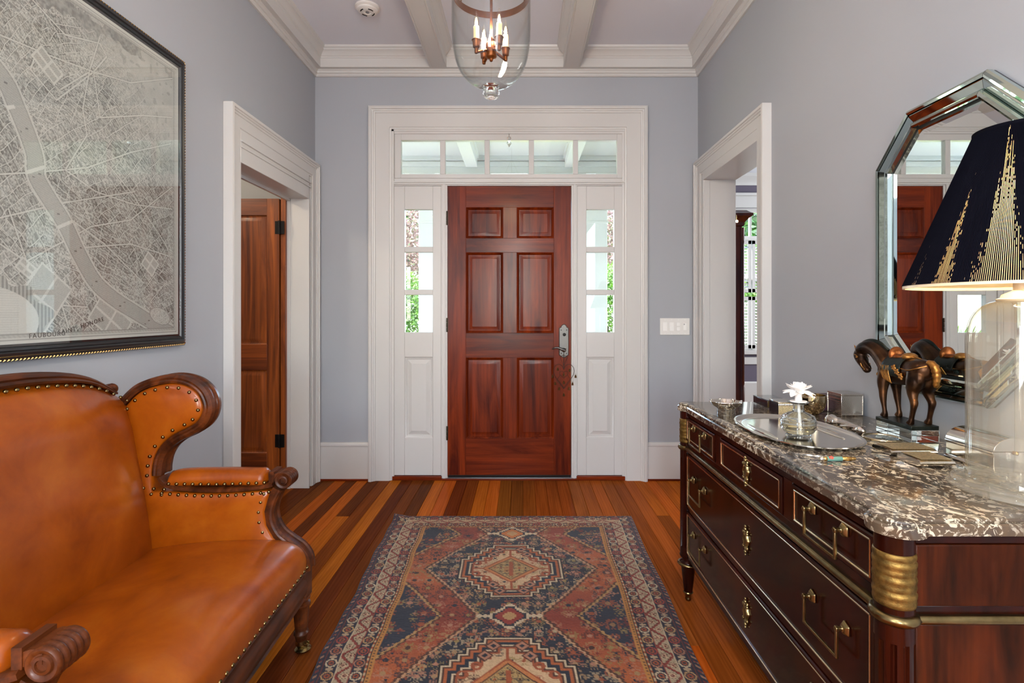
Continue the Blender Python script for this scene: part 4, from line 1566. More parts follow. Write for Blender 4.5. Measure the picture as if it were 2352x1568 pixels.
ar_ = sum(outline[i - 1][0] * outline[i][1] - outline[i][0] * outline[i - 1][1] for i in range(len(outline)))
sg = 1 if ar_ > 0 else -1
m = MB()
m.rings([[(x, min(max(y, 0), 9), z) for x, y in off(outline, sg * d)] for d, z in
         ((0.010, 0.818), (0.001, 0.819), (0.0, 0.822), (0.0, 0.838), (0.004, 0.841), (0.0085, 0.8415), (0.0085, 0.844), (0.006, 0.8455), (0.008, 0.849), (0.011, 0.85))])
m.build('marble_top', MARBLE, CH, smooth=25)
# ------------------------------------------------------------------ rug: every knot is a point of a woven grid
NAVY, INK = lin((38, 42, 58)), lin((34, 28, 30))
RUST, REDD, ORNG = lin((160, 78, 38)), lin((126, 42, 28)), lin((192, 100, 40))
IVO, TAN, OLI, ROSE, BROWN = lin((206, 184, 156)), lin((188, 146, 96)), lin((150, 126, 74)), lin((176, 120, 96)), lin((84, 50, 36))


def make_rug():
    Wd, Ln, q = 1.410, 2.30, 0.0038
    nu, nv = int(Wd / q), int(Ln / q)
    u = (np.arange(nu) + 0.5) * q - Wd / 2
    s = (np.arange(nv) + 0.5) * q
    U, S = np.meshgrid(u, s, indexing='ij')
    A = np.abs(U)
    C = np.zeros((nu, nv, 3))
    rs = np.random.RandomState(11)

    def put(mask, col):
        C[mask] = col

    def motifs(region, cell, cols, seed, n=7, ox=0.0, oy=0.0, dens=0.62, ring=True, prob=1.0):
        """mirror-symmetric random little figures in a cell grid."""
        r2 = np.random.RandomState(seed)
        gx = np.floor((U + 5 + ox) / cell).astype(int)
        gy = np.floor((S + 5 + oy) / cell).astype(int)
        fx = ((U + 5 + ox) / cell) % 1.0
        fy = ((S + 5 + oy) / cell) % 1.0
        gx -= gx.min(); gy -= gy.min()
        nx_, ny_ = gx.max() + 1, gy.max() + 1
        half = (n + 1) // 2
        core = r2.rand(nx_, ny_, half, n) < dens
        # keep figures compact: fade towards the rim
        yy, xx = np.meshgrid(np.arange(n), np.arange(half))
        rad = np.hypot((half - 1 - xx), (yy - (n - 1) / 2.0)) / (n / 2.0)
        core &= (rad < 1.0)[None, None]
        ix = np.clip((fx * n).astype(int), 0, n - 1); iy = np.clip((fy * n).astype(int), 0, n - 1)
        hx_ = np.where(ix < half, ix, n - 1 - ix)
        on = core[gx, gy, hx_, iy]
        pal = np.array(cols)
        c1 = pal[r2.randint(len(cols), size=(nx_, ny_))][gx, gy]
        c2 = pal[r2.randint(len(cols), size=(nx_, ny_))][gx, gy]
        keep = (r2.rand(nx_, ny_) < prob)[gx, gy]
        rr = np.hypot(fx - 0.5, fy - 0.5)
        m_ = region & on & keep
        C[m_] = 0.30 * C[m_] + 0.70 * c1[m_]
        if ring:
            m2 = region & keep & (rr < 0.16)
            C[m2] = c2[m2]
        return m_

    tri = lambda x, p: np.abs(((x / p) % 1.0) - 0.5) * 2.0    # 1 at x=0, 0 at p/2
    # --- field lattice: medallion centre every 0.80 m, first small diamond at s0
    s0, PER = 0.262, 0.800
    ph = (S - s0) / PER
    w = 1 - tri(S - s0, PER)                     # 0 at the small diamonds, 1 at the medallion centres
    half_in = 0.117 + (0.398 - 0.117) * w
    half_out = 0.285 + (0.590 - 0.285) * w
    jag = 0.006 * (np.floor(S / 0.012).astype(int) % 2)
    half_in = half_in + jag
    half_out = half_out + jag
    # corner triangles, then red-orange band, then navy hexagons
    put(np.ones_like(A, bool), lin((44, 48, 66)))
    motifs(np.ones_like(A, bool), 0.078, [RUST, ROSE, lin((150, 112, 76)), REDD, RUST], 21, 11, dens=0.42, prob=0.85)
    motifs(np.ones_like(A, bool), 0.039, [RUST, REDD, OLI, ROSE], 22, 5, 0.02, 0.02, dens=0.45, prob=0.35)
    band = A < half_out
    t = np.clip((S - 0.25) / 1.0, 0, 1)
    wave = 0.5 + 0.5 * np.cos((S - s0 - 0.80) / PER * 2 * np.pi)
    mixr = np.clip(wave * 0.95 - 0.15 * rs.rand(*S.shape), 0, 1)[..., None]
    bandc = np.array(ORNG) * (1 - mixr) + np.array(REDD) * mixr
    bandc = 0.55 * bandc + 0.45 * (np.array(RUST) * (1 - mixr) + np.array(lin((146, 50, 36))) * mixr)
    C[band] = bandc[band]
    motifs(band, 0.070, [lin((170, 130, 88)), NAVY, lin((72, 40, 34)), OLI, ROSE], 23, 11, 0.035, 0.0, dens=0.42, prob=0.85)
    motifs(band, 0.035, [NAVY, BROWN, REDD], 24, 7, 0.0, 0.02, dens=0.4, prob=0.3)
    put((A > half_out - 0.004) & (A < half_out + 0.008), lin((182, 140, 84)))
    put((A > half_out - 0.014) & (A < half_out - 0.004), BROWN)
    inn = A < half_in
    put((A < half_in + 0.022) & ~inn, BROWN)
    put((A < half_in + 0.010) & ~inn, lin((196, 148, 112)))
    put(inn, NAVY)
    motifs(inn, 0.064, [lin((166, 130, 92)), ROSE, lin((180, 158, 128)), RUST, OLI], 25, 11, 0.032, 0.012, dens=0.40, prob=0.92)
    motifs(inn, 0.032, [TAN, RUST, ROSE], 26, 5, 0.0, 0.01, dens=0.45, prob=0.35)
    # --- medallions
    dm = ((S - s0 - PER / 2 + PER / 2) % PER) - PER / 2            # distance along from the medallion centre
    V = np.abs(dm)
    st = 0.030
    kk = np.floor(A / st).astype(int) + np.floor(V / (st * 1.06)).astype(int)

    def grow(mk, n):
        for _ in range(n):
            g = mk.copy()
            g[1:] |= mk[:-1]; g[:-1] |= mk[1:]
            g2 = g.copy()
            g2[:, 1:] |= g[:, :-1]; g2[:, :-1] |= g[:, 1:]
            mk = g2
        return mk

    core = kk <= 5
    lines = [(2, RUST), (2, BROWN), (2, IVO), (4, NAVY), (3, lin((178, 92, 40))), (2, BROWN), (2, IVO), (2, INK)]
    cur, done = core, core.copy()
    for n_, col_ in lines:
        nxt = grow(cur, n_)
        put(nxt & ~done, col_)
        done |= nxt
        cur = nxt
    lev = np.where(done, 0.2, 1.0)
    put(core, lin((206, 172, 136)))
    motifs(core, 0.046, [RUST, NAVY, OLI, ROSE, BROWN], 27, 9, 0.023, 0.03, dens=0.42, prob=0.8)
    dd = A / 0.130 + V / 0.125
    put(dd < 1.10, RUST)
    put(dd < 1.02, lin((196, 120, 64)))
    put(dd < 0.86, BROWN)
    put(dd < 0.80, lin((178, 146, 92)))
    motifs(dd < 0.76, 0.030, [NAVY, RUST, BROWN], 28, 7, 0.015, 0.0, dens=0.5)
    put((A < 0.006) & (V > 0.12) & core, RUST)
    put((V < 0.006) & (A > 0.13) & core, RUST)
    put((A < 0.011) & (V < 0.07) , RUST)
    # hooks beside the centre diamond
    for hx_, hy in ((0.115, 0.095), (0.165, 0.05)):
        rr = np.hypot(A - hx_, V - hy)
        put((rr < 0.022) & (rr > 0.012), RUST)
    for hx_, hy in ((0.085, 0.150), (0.055, 0.205)):
        rr = np.abs(A - hx_) + np.abs(V - hy)
        put(rr < 0.034, BROWN)
        put(rr < 0.026, ROSE)
        put(rr < 0.012, NAVY)
    # small diamonds between the medallions
    dv = ((S - s0 + PER / 2) % PER) - PER / 2
    e = np.floor(A / 0.010) * 0.010 + np.floor(np.abs(dv) / 0.010) * 0.010
    put(e < 0.085, IVO)
    put(e < 0.070, np.array(NAVY))
    far_ = S < 0.6
    put((e < 0.060) & far_, lin((196, 112, 44)))
    put((e < 0.060) & ~far_, lin((150, 48, 34)))
    put(e < 0.022, TAN)
    for sx in (0.10, 0.125):
        put((np.abs(A - sx) + np.abs(dv) < 0.016), IVO)
    # --- borders (distance from the edge, side and end)
    B = np.minimum(Wd / 2 - A, 10)
    E_ = np.minimum(S, Ln - S)
    side = (B / 0.215) <= (E_ / 0.172)
    T = np.where(side, B / 0.215, E_ / 0.172)        # 0 at the outer edge, 1 at the field
    along = np.where(side, S, U + 3.0)
    brd = T < 1.0
    put(brd, INK)

    def stripe(t0, t1, col):
        m_ = brd & (T >= t0) & (T < t1)
        C[m_] = col
        return m_, (T - t0) / (t1 - t0)

    stripe(0.0, 0.022, lin((150, 116, 88)))
    m_, tt = stripe(0.022, 0.135, lin((44, 42, 62)))
    k = ((along / 0.026 + tt * 0.9) % 1.0) < 0.42
    put(m_ & k & (tt > 0.2) & (tt < 0.8), lin((168, 120, 92)))
    put(m_ & (((along / 0.052 + tt * 0.45) % 1.0) < 0.2) & (tt > 0.25) & (tt < 0.75), REDD)
    stripe(0.135, 0.165, lin((110, 46, 36)))

    def octs(t0, t1, seed):
        m_, tt = stripe(t0, t1, lin((42, 40, 58)))
        P_ = 0.066
        a = ((along / P_) % 1.0) - 0.5
        idx = np.floor(along / P_).astype(int)
        wv = (t1 - t0) * np.where(side, 0.215, 0.172)
        yy = (tt - 0.5) * wv / P_
        rr = np.maximum(np.abs(a), np.abs(yy)) * 0.55 + (np.abs(a) + np.abs(yy)) * 0.4
        pal = np.array([IVO, ROSE, lin((168, 60, 42)), TAN])
        cc = pal[(idx * 7 + seed) % 4]
        o_ = m_ & (rr < 0.34)
        C[o_] = cc[o_]
        put(m_ & (rr < 0.25), NAVY)
        put(m_ & (rr < 0.17), RUST)
        put(m_ & (rr < 0.07), NAVY)
        bar = m_ & (np.abs(np.abs(a) - 0.47) < 0.05) & (np.abs(tt - 0.5) < 0.30)
        put(bar, lin((176, 150, 124)))
        arm_ = m_ & (np.abs(a) > 0.36) & (np.abs(tt - 0.5) < 0.10)
        put(arm_, lin((176, 150, 124)))

    octs(0.165, 0.385, 0)
    stripe(0.385, 0.405, IVO)
    m_, tt = stripe(0.405, 0.640, lin((178, 158, 132)))
    P_ = 0.105
    a = (along / P_) % 1.0
    zz = np.abs(a - 0.5) * 2
    z2 = np.floor(zz * 9) / 9
    put(m_ & (np.abs(tt - z2) < 0.13), lin((140, 48, 36)))
    put(m_ & (np.abs(tt - z2 - 0.16) < 0.035), BROWN)
    for c0, t0_ in ((0.5, 0.68), (0.0, 0.32)):
        aa = np.minimum(np.abs(a - c0), 1 - np.abs(a - c0)) * P_ / 0.05
        rr = np.hypot(aa, (tt - t0_) * 1.0)
        star = rr + 0.05 * np.cos(np.arctan2(tt - t0_, aa + 1e-6) * 8)
        put(m_ & (star < 0.27), np.array(BROWN))
        put(m_ & (star < 0.22), lin((206, 170, 140)))
        put(m_ & (star < 0.10), lin((120, 62, 50)))
    stripe(0.640, 0.660, lin((146, 60, 44)))
    octs(0.660, 0.850, 1)
    m_, tt = stripe(0.850, 0.918, INK)
    ck = (np.floor(along / 0.013).astype(int) % 2) == 0
    put(m_ & ck & (tt > 0.2) & (tt < 0.8), lin((196, 164, 130)))
    put(m_ & ~ck & (tt > 0.3) & (tt < 0.7), RUST)
    m_, tt = stripe(0.918, 1.0, lin((190, 128, 56)))
    put(m_ & ((along / 0.016 % 1.0) < 0.45) & (tt > 0.25) & (tt < 0.75), lin((112, 74, 44)))
    # the end border runs more orange, as woven
    en = brd & ~side
    C[en] = C[en] * np.array([1.04, 0.96, 0.86])
    # abrash and wear: woven colour, varies by rows and knots
    rowv = 1 + 0.10 * (rs.rand(1, nv) - 0.5) + 0.08 * np.sin(S[:1] * 21 + 1) * np.sin(S[:1] * 7)
    C = C * rowv[..., None] * (1 + 0.30 * (rs.rand(nu, nv, 1) - 0.5))
    grey = C.mean(axis=2, keepdims=True)
    C = C * 0.93 + 0.07 * grey
    C = np.clip(C * np.array([0.72, 0.69, 0.61]), 0.004, 1)
    # place: slightly trapezoid and wavy, as it lies
    Y = 3.214 - S
    f = (S / 1.44)
    xl = -0.778 + (-0.719 + 0.778) * f + 0.004 * np.sin(S * 9) + 0.003 * np.sin(S * 23)
    xr = 0.662 + (0.626 - 0.662) * f + 0.004 * np.sin(S * 8 + 1)
    X = xl + (U / Wd + 0.5) * (xr - xl)
    Z = 0.009 + 0.0012 * np.sin(X * 11 + Y * 3) * np.sin(Y * 9) + 0.0010 * rs.rand(nu, nv)
    cl = np.hypot((U + Wd / 2) / 0.10, S / 0.10)
    Z += 0.018 * np.clip(1 - cl, 0, 1)
    edge = np.minimum(np.minimum(Wd / 2 - A, S), Ln - S) < q * 0.9
    Z[edge] = 0.001
    return np.stack([X, Y, Z], 2), C


P, C = make_rug()
rug = grid_mesh('area_rug', P, RUGM, None, C)
tag(rug, 'worn Persian style rug with navy and rust medallions on the board floor', 'rug')
# fringe of short warp ends
rs = random.Random(3)
m = MB()
for i in range(170):
    x = -0.774 + 1.43 * i / 169
    y = 3.212
    dx, dy = rs.uniform(-0.004, 0.004), rs.uniform(0.003, 0.012)
    m.add([(x - 0.0014, y, 0.006), (x + 0.0014, y, 0.006), (x + 0.001 + dx, y + dy, 0.002), (x - 0.001 + dx, y + dy, 0.002)], [(0, 1, 2, 3)])
fr_ = m.build('fringe', plain('rug_fringe', (190, 172, 146), 0.9), None, smooth=0, kind='stuff', recalc=False)
fr_.parent = rug

# ------------------------------------------------------------------ engraved map, printed on paper, in a black and gold frame
XMP = -1.502


def seg_d(X, Y, pts):
    d = np.full(X.shape, 9.0)
    tt = np.zeros(X.shape)
    for (x0, y0), (x1, y1) in zip(pts, pts[1:]):
        vx, vy = x1 - x0, y1 - y0
        L2 = vx * vx + vy * vy
        t = np.clip(((X - x0) * vx + (Y - y0) * vy) / L2, 0, 1)
        dd = np.hypot(X - x0 - t * vx, Y - y0 - t * vy)
        d = np.minimum(d, dd)
    return d


def make_map():
    y0, y1, z0, z1 = 0.800, 2.322, 1.141, 2.306
    q = 0.0017
    yy = np.concatenate([np.arange(y0, 1.50, 0.007), np.linspace(1.50, y1, int((y1 - 1.50) / q))])
    nu, nv = len(yy), int((z1 - z0) / q)
    zz = np.linspace(z0, z1, nv)
    Y, Z = np.meshgrid(yy, zz, indexing='ij')
    rs = np.random.RandomState(5)

    def px(p):
        """points read off the sheet as seen from the door side"""
        out_ = []
        for a, b in p:
            t = 1.502 * 1220 / (1199 - a)
            out_.append((t, CAM_H + (718 - b) / 1220 * t))
        return out_

    def smooth_noise(sc, seed):
        r2 = np.random.RandomState(seed)
        g = r2.rand(int((y1 - y0) / sc) + 3, int((z1 - z0) / sc) + 3)
        fx, fz = (Y - y0) / sc, (Z - z0) / sc
        ix, iz = fx.astype(int), fz.astype(int)
        fx, fz = fx - ix, fz - iz
        fx = fx * fx * (3 - 2 * fx); fz = fz * fz * (3 - 2 * fz)
        return (g[ix, iz] * (1 - fx) + g[ix + 1, iz] * fx) * (1 - fz) + (g[ix, iz + 1] * (1 - fx) + g[ix + 1, iz + 1] * fx) * fz

    ink = 0.44 + 0.20 * (smooth_noise(0.10, 1) - 0.5)
    # town blocks: rotated grid of plots in irregular quarters, each hatched in its own direction
    w1 = 0.06 * (smooth_noise(0.22, 2) - 0.5) + 0.012 * (smooth_noise(0.05, 4) - 0.5)
    w2 = 0.06 * (smooth_noise(0.22, 3) - 0.5) + 0.012 * (smooth_noise(0.05, 6) - 0.5)
    ang = R(-36)
    reg = np.floor(smooth_noise(0.16, 7) * 5).astype(int)
    tw = np.array([R(-36), R(-24), R(-48), R(-36), R(-58)])[np.clip(reg, 0, 4)]
    Yw, Zw = Y - 1.9 + w1, Z - 1.7 + w2
    A_ = Yw * np.cos(tw) + Zw * np.sin(tw)
    B_ = -Yw * np.sin(tw) + Zw * np.cos(tw)
    ga = np.array([0.030, 0.046, 0.036, 0.058, 0.026])[np.clip(reg, 0, 4)]
    gb = np.array([0.038, 0.022, 0.030, 0.026, 0.044])[np.clip(reg, 0, 4)]
    ia, ib = np.floor(A_ / ga).astype(int), np.floor(B_ / gb).astype(int)
    fa, fb = (A_ / ga) % 1, (B_ / gb) % 1
    h = ((ia * 73856093) ^ (ib * 19349663) ^ (reg * 83492791)) % 1000 / 1000.0
    hatch = np.where(h < 0.5, np.sin(A_ * (900 + 500 * h)), np.sin(B_ * (900 + 500 * h)))
    ink += 0.13 * hatch * (0.4 + 0.6 * h) + 0.22 * (h - 0.45)
    # houses: bright roofs and dark shadow sides
    hs = ((np.floor(A_ / 0.0062).astype(int) * 92821) ^ (np.floor(B_ / 0.0044).astype(int) * 68917)) % 997 / 997.0
    dens = smooth_noise(0.25, 9)
    edge_ = np.minimum(np.minimum(fa, 1 - fa) * ga, np.minimum(fb, 1 - fb) * gb)
    rim = edge_ < 0.010
    ink += np.where(rim & (hs > 0.55), 0.24, 0) - np.where(rim & (hs < 0.25), 0.22, 0)
    ink += np.where(~rim & (hs > 0.80) & (dens > 0.45), 0.22, 0) - np.where(~rim & (hs < 0.15), 0.16, 0)
    ink = np.where(edge_ < 0.0015, 0.16, ink)
    ink = np.where((edge_ >= 0.0015) & (edge_ < 0.0032), ink + 0.16, ink)
    # outer fields (upper far side): paler, long strips
    fld = np.clip(((Z - 2.0) * 1.6 + (Y - 1.95) * 1.3) * 2, 0, 1)
    strips = 0.30 + 0.09 * np.sin((Y * 0.8 + Z + w1) * 700) * (np.sin(Y * 37 + Z * 11) > 0) + 0.16 * (smooth_noise(0.03, 12) - 0.5) + np.where(smooth_noise(0.018, 13) > 0.8, 0.2, 0)
    ink = ink * (1 - fld) + strips * fld
    # big streets
    streets = [[(0, 560), (60, 600), (150, 690), (230, 775)], [(0, 400), (90, 395), (200, 385), (300, 350), (392, 330)], [(75, 0), (150, 80), (230, 100), (245, 130), (215, 165), (130, 230), (70, 160), (80, 130)],
               [(200, 0), (235, 60), (228, 90), (205, 165), (140, 205)], [(205, 165), (190, 250), (200, 310), (150, 390)], [(0, 80), (120, 130), (215, 165), (300, 190), (395, 180)], [(215, 165), (230, 270), (330, 265), (395, 270)],
               [(250, 380), (300, 440), (380, 560), (395, 600)], [(150, 390), (220, 440), (310, 470), (395, 480)], [(0, 500), (150, 465), (310, 440)], [(60, 600), (210, 520), (300, 505), (395, 430)], [(0, 640), (120, 700), (200, 705)],
               [(100, 560), (160, 760)], [(20, 480), (75, 640), (110, 780)], [(170, 570), (300, 560), (395, 590)], [(210, 655), (245, 765)], [(245, 765), (395, 758)], [(292, 712), (245, 765)], [(90, 450), (240, 560), (330, 650)]]
    for p in streets:
        d = seg_d(Y, Z, px(p))
        ink = np.where((d < 0.0052), ink + 0.16, ink)
        ink = np.where(d < 0.0026, 0.10 + 0.05 * rs.rand(nu, nv), ink)
    As = Y * math.cos(ang) + Z * math.sin(ang)
    Bs = -Y * math.sin(ang) + Z * math.cos(ang)
    # gardens: pale outline, dotted trees
    for (a, b), w_, h_ in (((95, 690), 0.07, 0.10), ((255, 735), 0.09, 0.055), ((60, 615), 0.03, 0.022), ((345, 606), 0.04, 0.035), ((110, 150), 0.05, 0.03)):
        (cy, cz), = px([(a, b)])
        e1, e2 = np.abs(As - (cy * math.cos(ang) + cz * math.sin(ang))), np.abs(Bs - (-cy * math.sin(ang) + cz * math.cos(ang)))
        ins = (e1 < w_) & (e2 < h_)
        ink = np.where(ins, 0.30 + 0.25 * (np.sin(A_ * 900) * np.sin(B_ * 900) > 0.2), ink)
        ink = np.where(ins & ((e1 > w_ - 0.006) | (e2 > h_ - 0.006) | (e1 < 0.004) | (e2 < 0.004)), 0.1, ink)
    # the river with banks and boats
    rv = [tuple(p) for p in cr(px([(-260, -60), (-120, 40), (0, 170), (38, 245), (78, 350), (84, 405), (112, 455), (148, 512), (181, 581), (219, 647), (263, 687), (307, 715), (351, 742), (392, 763)]), 6)]
    d = seg_d(Y, Z, rv)
    wv = 0.026
    ripple = 0.42 + 0.05 * np.sin(Z * 900 + Y * 300) + 0.10 * (rs.rand(nu, nv) - 0.5)
    ink = np.where(d < wv + 0.010, 0.16, ink)
    ink = np.where(d < wv + 0.003, 0.62, ink)
    ink = np.where(d < wv, ripple, ink)
    bt = ((np.floor(Y / 0.022).astype(int) * 51 + np.floor(Z / 0.014).astype(int) * 37) % 11 == 0) & (((Y / 0.022) % 1) < 0.45) & (((Z / 0.014) % 1) < 0.35)
    ink = np.where((d < wv * 0.8) & bt, 0.8, ink)
    for a, b in ((10, 330), (74, 392), (150, 515), (0, 250)):
        (cy, cz), = px([(a, b)])
        ink = np.where((np.abs((Y - cy) * 0.48 - (Z - cz) * 0.88) < 0.0055) & (np.hypot(Y - cy, Z - cz) < 0.05) & (d < wv + 0.006), 0.08, ink)
    # island and wooded hills
    (cy, cz), = px([(368, 726)])
    isl = np.hypot((Y - cy - (Z - cz) * -0.6) / 0.055, (Z - cz) / 0.035)
    ink = np.where(isl < 1.08, 0.6, ink)
    ink = np.where(isl < 1.0, 0.15 + 0.5 * (rs.rand(nu, nv) < 0.2), ink)
    for pts, wd in (([(100, 0), (150, 18), (200, 50), (240, 70)], 0.022), ([(262, 74), (285, 88), (300, 104)], 0.030), ([(300, 90), (316, 112), (322, 128)], 0.018)):
        dh = seg_d(Y, Z, px(pts)) + 0.03 * (smooth_noise(0.02, 31) - 0.5)
        ink = np.where(dh < wd, 0.58 + 0.30 * (smooth_noise(0.008, 30) - 0.5) + 0.12 * (smooth_noise(0.03, 33) - 0.5), ink)
    # cartouche, lower near corner
    (cy, cz), = px([(-60, 740)])
    ct = np.hypot((Y - cy) / 0.20, (Z - cz) / 0.11)
    ink = np.where(ct < 1.18 + 0.1 * np.sin(np.arctan2(Z - cz, Y - cy) * 14), 0.55 + 0.2 * np.sin(Y * 500), ink)
    ink = np.where(ct < 0.98, 0.10 + 0.12 * (np.sin(Z * 900) > 0.55) * (np.abs(Y - cy) < 0.13), ink)
    ink = ink + 0.11 * (rs.rand(nu, nv) - 0.5)
    # margin rules
    mg = np.minimum(np.minimum(Y - y0, y1 - Y), np.minimum(Z - z0, z1 - Z))
    ink = np.where(mg < 0.034, 0.30 + 0.10 * (np.sin((Y + Z) * 400) > 0), ink)
    for a, b, v in ((0.0, 0.012, 0.04), (0.012, 0.0155, 0.55), (0.0155, 0.021, 0.12), (0.030, 0.034, 0.6)):
        ink = np.where((mg >= a) & (mg < b), v, ink)
    ink = np.clip(ink, 0, 1)[..., None]
    paper, black_ = np.array(lin((222, 221, 215))), np.array(lin((74, 70, 66)))
    # printed tone is an optical mix of line and paper
    C_ = paper * (1 - ink) + black_ * ink
    P_ = np.stack([np.full_like(Y, XMP), Y, Z], 2)
    return P_, C_


MAPG = glass('picture_glass', (0.98, 0.99, 0.985), refl=1.8)
MAP = thing('framed_map', 'large engraved city map behind glass in a black and gold frame', 'picture', (XL, 1.56, 1.72))
P, C = make_map()
P = P - np.array(MAP.location)
grid_mesh('map_print', P, MAPM, MAP, C, smooth=False)
PR = MAP.children[-1]
fy0, fy1, fz0, fz1 = 0.750, 2.372, 1.092, 2.356
# frame members, mitred
FP = [(0.0, 0.002), (0.0, 0.022), (0.004, 0.028), (0.014, 0.030), (0.018, 0.036), (0.026, 0.038), (0.031, 0.034), (0.034, 0.036), (0.041, 0.035), (0.045, 0.029), (0.052, 0.030), (0.0525, 0.024), (0.0525, 0.004)]
FRM = plain('black_frame_lacquer', (22, 25, 28), 0.32, coat=0.3)
cor = [(fy0, fz0, 1, 1), (fy1, fz0, -1, 1), (fy1, fz1, -1, -1), (fy0, fz1, 1, -1)]
for i in range(4):
    a, b = cor[i], cor[(i + 1) % 4]
    m = MB().rings([[(XL + t, a[0] + a[2] * w_, a[1] + a[3] * w_) for w_, t in FP], [(XL + t, b[0] + b[2] * w_, b[1] + b[3] * w_) for w_, t in FP]])
    mem = m.build('frame_member', FRM, MAP, smooth=25)
    # gold rope along the outer edge of each member
    m = MB()
    p, q = Vector((XL + 0.028, a[0] + a[2] * 0.007, a[1] + a[3] * 0.007)), Vector((XL + 0.028, b[0] + b[2] * 0.007, b[1] + b[3] * 0.007))
    L = (q - p).length
    n = int(L / 0.0125)
    dr = (q - p).normalized()
    sd = Vector((1, 0, 0)).cross(dr)
    for k in range(n):
        c = p + dr * (L * (k + 0.5) / n)
        e1 = (dr * 0.75 + sd * 0.66).normalized(); e2 = Vector((1, 0, 0)).cross(e1)
        vs = [c + e1 * 0.0075, c + e2 * 0.0034, c - e1 * 0.0075, c - e2 * 0.0034, c + Vector((0.0042, 0, 0)), c - Vector((0.003, 0, 0))]
        m.add(vs, [(0, 1, 4), (1, 2, 4), (2, 3, 4), (3, 0, 4), (1, 0, 5), (2, 1, 5), (3, 2, 5), (0, 3, 5)])
    m.build('gold_rope', GILT, mem, smooth=0, kind='stuff', recalc=False)
box('backing_board', FRM, MAP, XL + 0.003, XMP - 0.004, fy0 + 0.01, fy1 - 0.01, fz0 + 0.01, fz1 - 0.01)
gl = MB().box(-0.0012, 0.0012, -0.765, 0.765, -0.586, 0.586).build('picture_glass', MAPG, MAP, local=True, smooth=0)
gl.location = (XMP + 0.006 - XL, 1.561 - 1.56, 1.7235 - 1.72)


MAPINK = plain('map_ink', (70, 64, 60), 0.9)


def words(txt, px_, py_, size, tilt):
    cu = bpy.data.curves.new('lettering', 'FONT')
    cu.body = txt
    cu.size = size
    cu.extrude = 0.0002
    cu.space_character = 1.25
    tmp = bpy.data.objects.new('lettering_source', cu)
    me = bpy.data.meshes.new_from_object(tmp)
    bpy.data.objects.remove(tmp)
    me.name = 'lettering'
    me.materials.append(MAPINK)
    o = bpy.data.objects.new('lettering', me)
    COL.objects.link(o)
    o.parent = PR
    t = 1.502 * 1220 / (1199 - px_)
    # glyph x runs along +Y, glyph y along +Z, facing the room
    o.rotation_euler = Matrix(((0, 0, 1), (1, 0, 0), (0, 1, 0))).to_euler()
    o.rotation_euler = (Matrix(((0, 0, 1), (1, 0, 0), (0, 1, 0))) @ Matrix.Rotation(tilt, 3, 'Z')).to_euler()
    o.location = Vector((XMP + 0.0006, t, CAM_H + (718 - py_) / 1220 * t)) - Vector(MAP.location)
    return o


words('FAUBOURG', 66, 777, 0.021, R(2))
words('SAINT', 134, 768, 0.021, R(8))
words('HONORE', 186, 754, 0.021, R(14))
# ------------------------------------------------------------------ bevelled wall mirror
MI = thing('wall_mirror', 'eight sided faceted glass mirror on the right wall above the commode', 'mirror', (XR, 1.608, 1.44))
MY0, MY1, MZ0, MZ1, MC = 1.300, 1.915, 0.974, 1.905, 0.157
OCT = [(MY0 + MC, MZ0), (MY1 - MC, MZ0), (MY1, MZ0 + MC), (MY1, MZ1 - MC), (MY1 - MC, MZ1), (MY0 + MC, MZ1), (MY0, MZ1 - MC), (MY0, MZ0 + MC)]


def octo(d):
    """inset octagon"""
    n = 8
    res = []
    for i in range(n):
        a, b, c = Vector(OCT[i - 1]), Vector(OCT[i]), Vector(OCT[(i + 1) % n])
        n1 = Vector((-(b - a).y, (b - a).x)).normalized(); n2 = Vector((-(c - b).y, (c - b).x)).normalized()
        nn = (n1 + n2).normalized()
        res.append(b + nn * (d / nn.dot(n1)))
    return res


def ostrip(name, prof, mat, k0=0):
    for i in range(8):
        loops = []
        for d, t in prof:
            o = octo(d)
            a, b = o[i], o[(i + 1) % 8]
            g = (b - a).normalized() * 0.0006
            a, b = a + g, b - g
            loops.append([(XR - t, a.x, a.y), (XR - t, b.x, b.y)])
        m = MB().rings(loops, cap0=False, cap1=False, closed=False)
        # ends
        n = len(prof)
        m.f.append(tuple(2 * q for q in range(n)))
        m.f.append(tuple(2 * q + 1 for q in reversed(range(n))))
        m.build(name, mat, MI, smooth=0, recalc=True)


o0 = octo(0.002)
MB().prism([tuple(p) for p in o0], lambda a, b, t: (XR - t, a, b), 0.001, 0.012).build('backing', FRM, MI, smooth=0)
ostrip('outer_bevel_strip', [(0.0, 0.011), (0.0, 0.024), (0.004, 0.030), (0.011, 0.034), (0.018, 0.031), (0.020, 0.011)], MIRRORE)
ostrip('sloped_glass_strip', [(0.0205, 0.011), (0.0205, 0.028), (0.024, 0.030), (0.044, 0.019), (0.047, 0.015), (0.047, 0.011)], MIRRORE)
ostrip('inner_bevel_strip', [(0.0475, 0.011), (0.0475, 0.024), (0.052, 0.031), (0.060, 0.033), (0.066, 0.029), (0.068, 0.011)], MIRRORE)
L = lambda d, t: [(XR - t, p.x, p.y) for p in octo(d)]
MB().rings([L(0.074, 0.011), L(0.074, 0.0125), L(0.096, 0.0165)]).build('mirror_glass', MIRROR, MI, smooth=0)

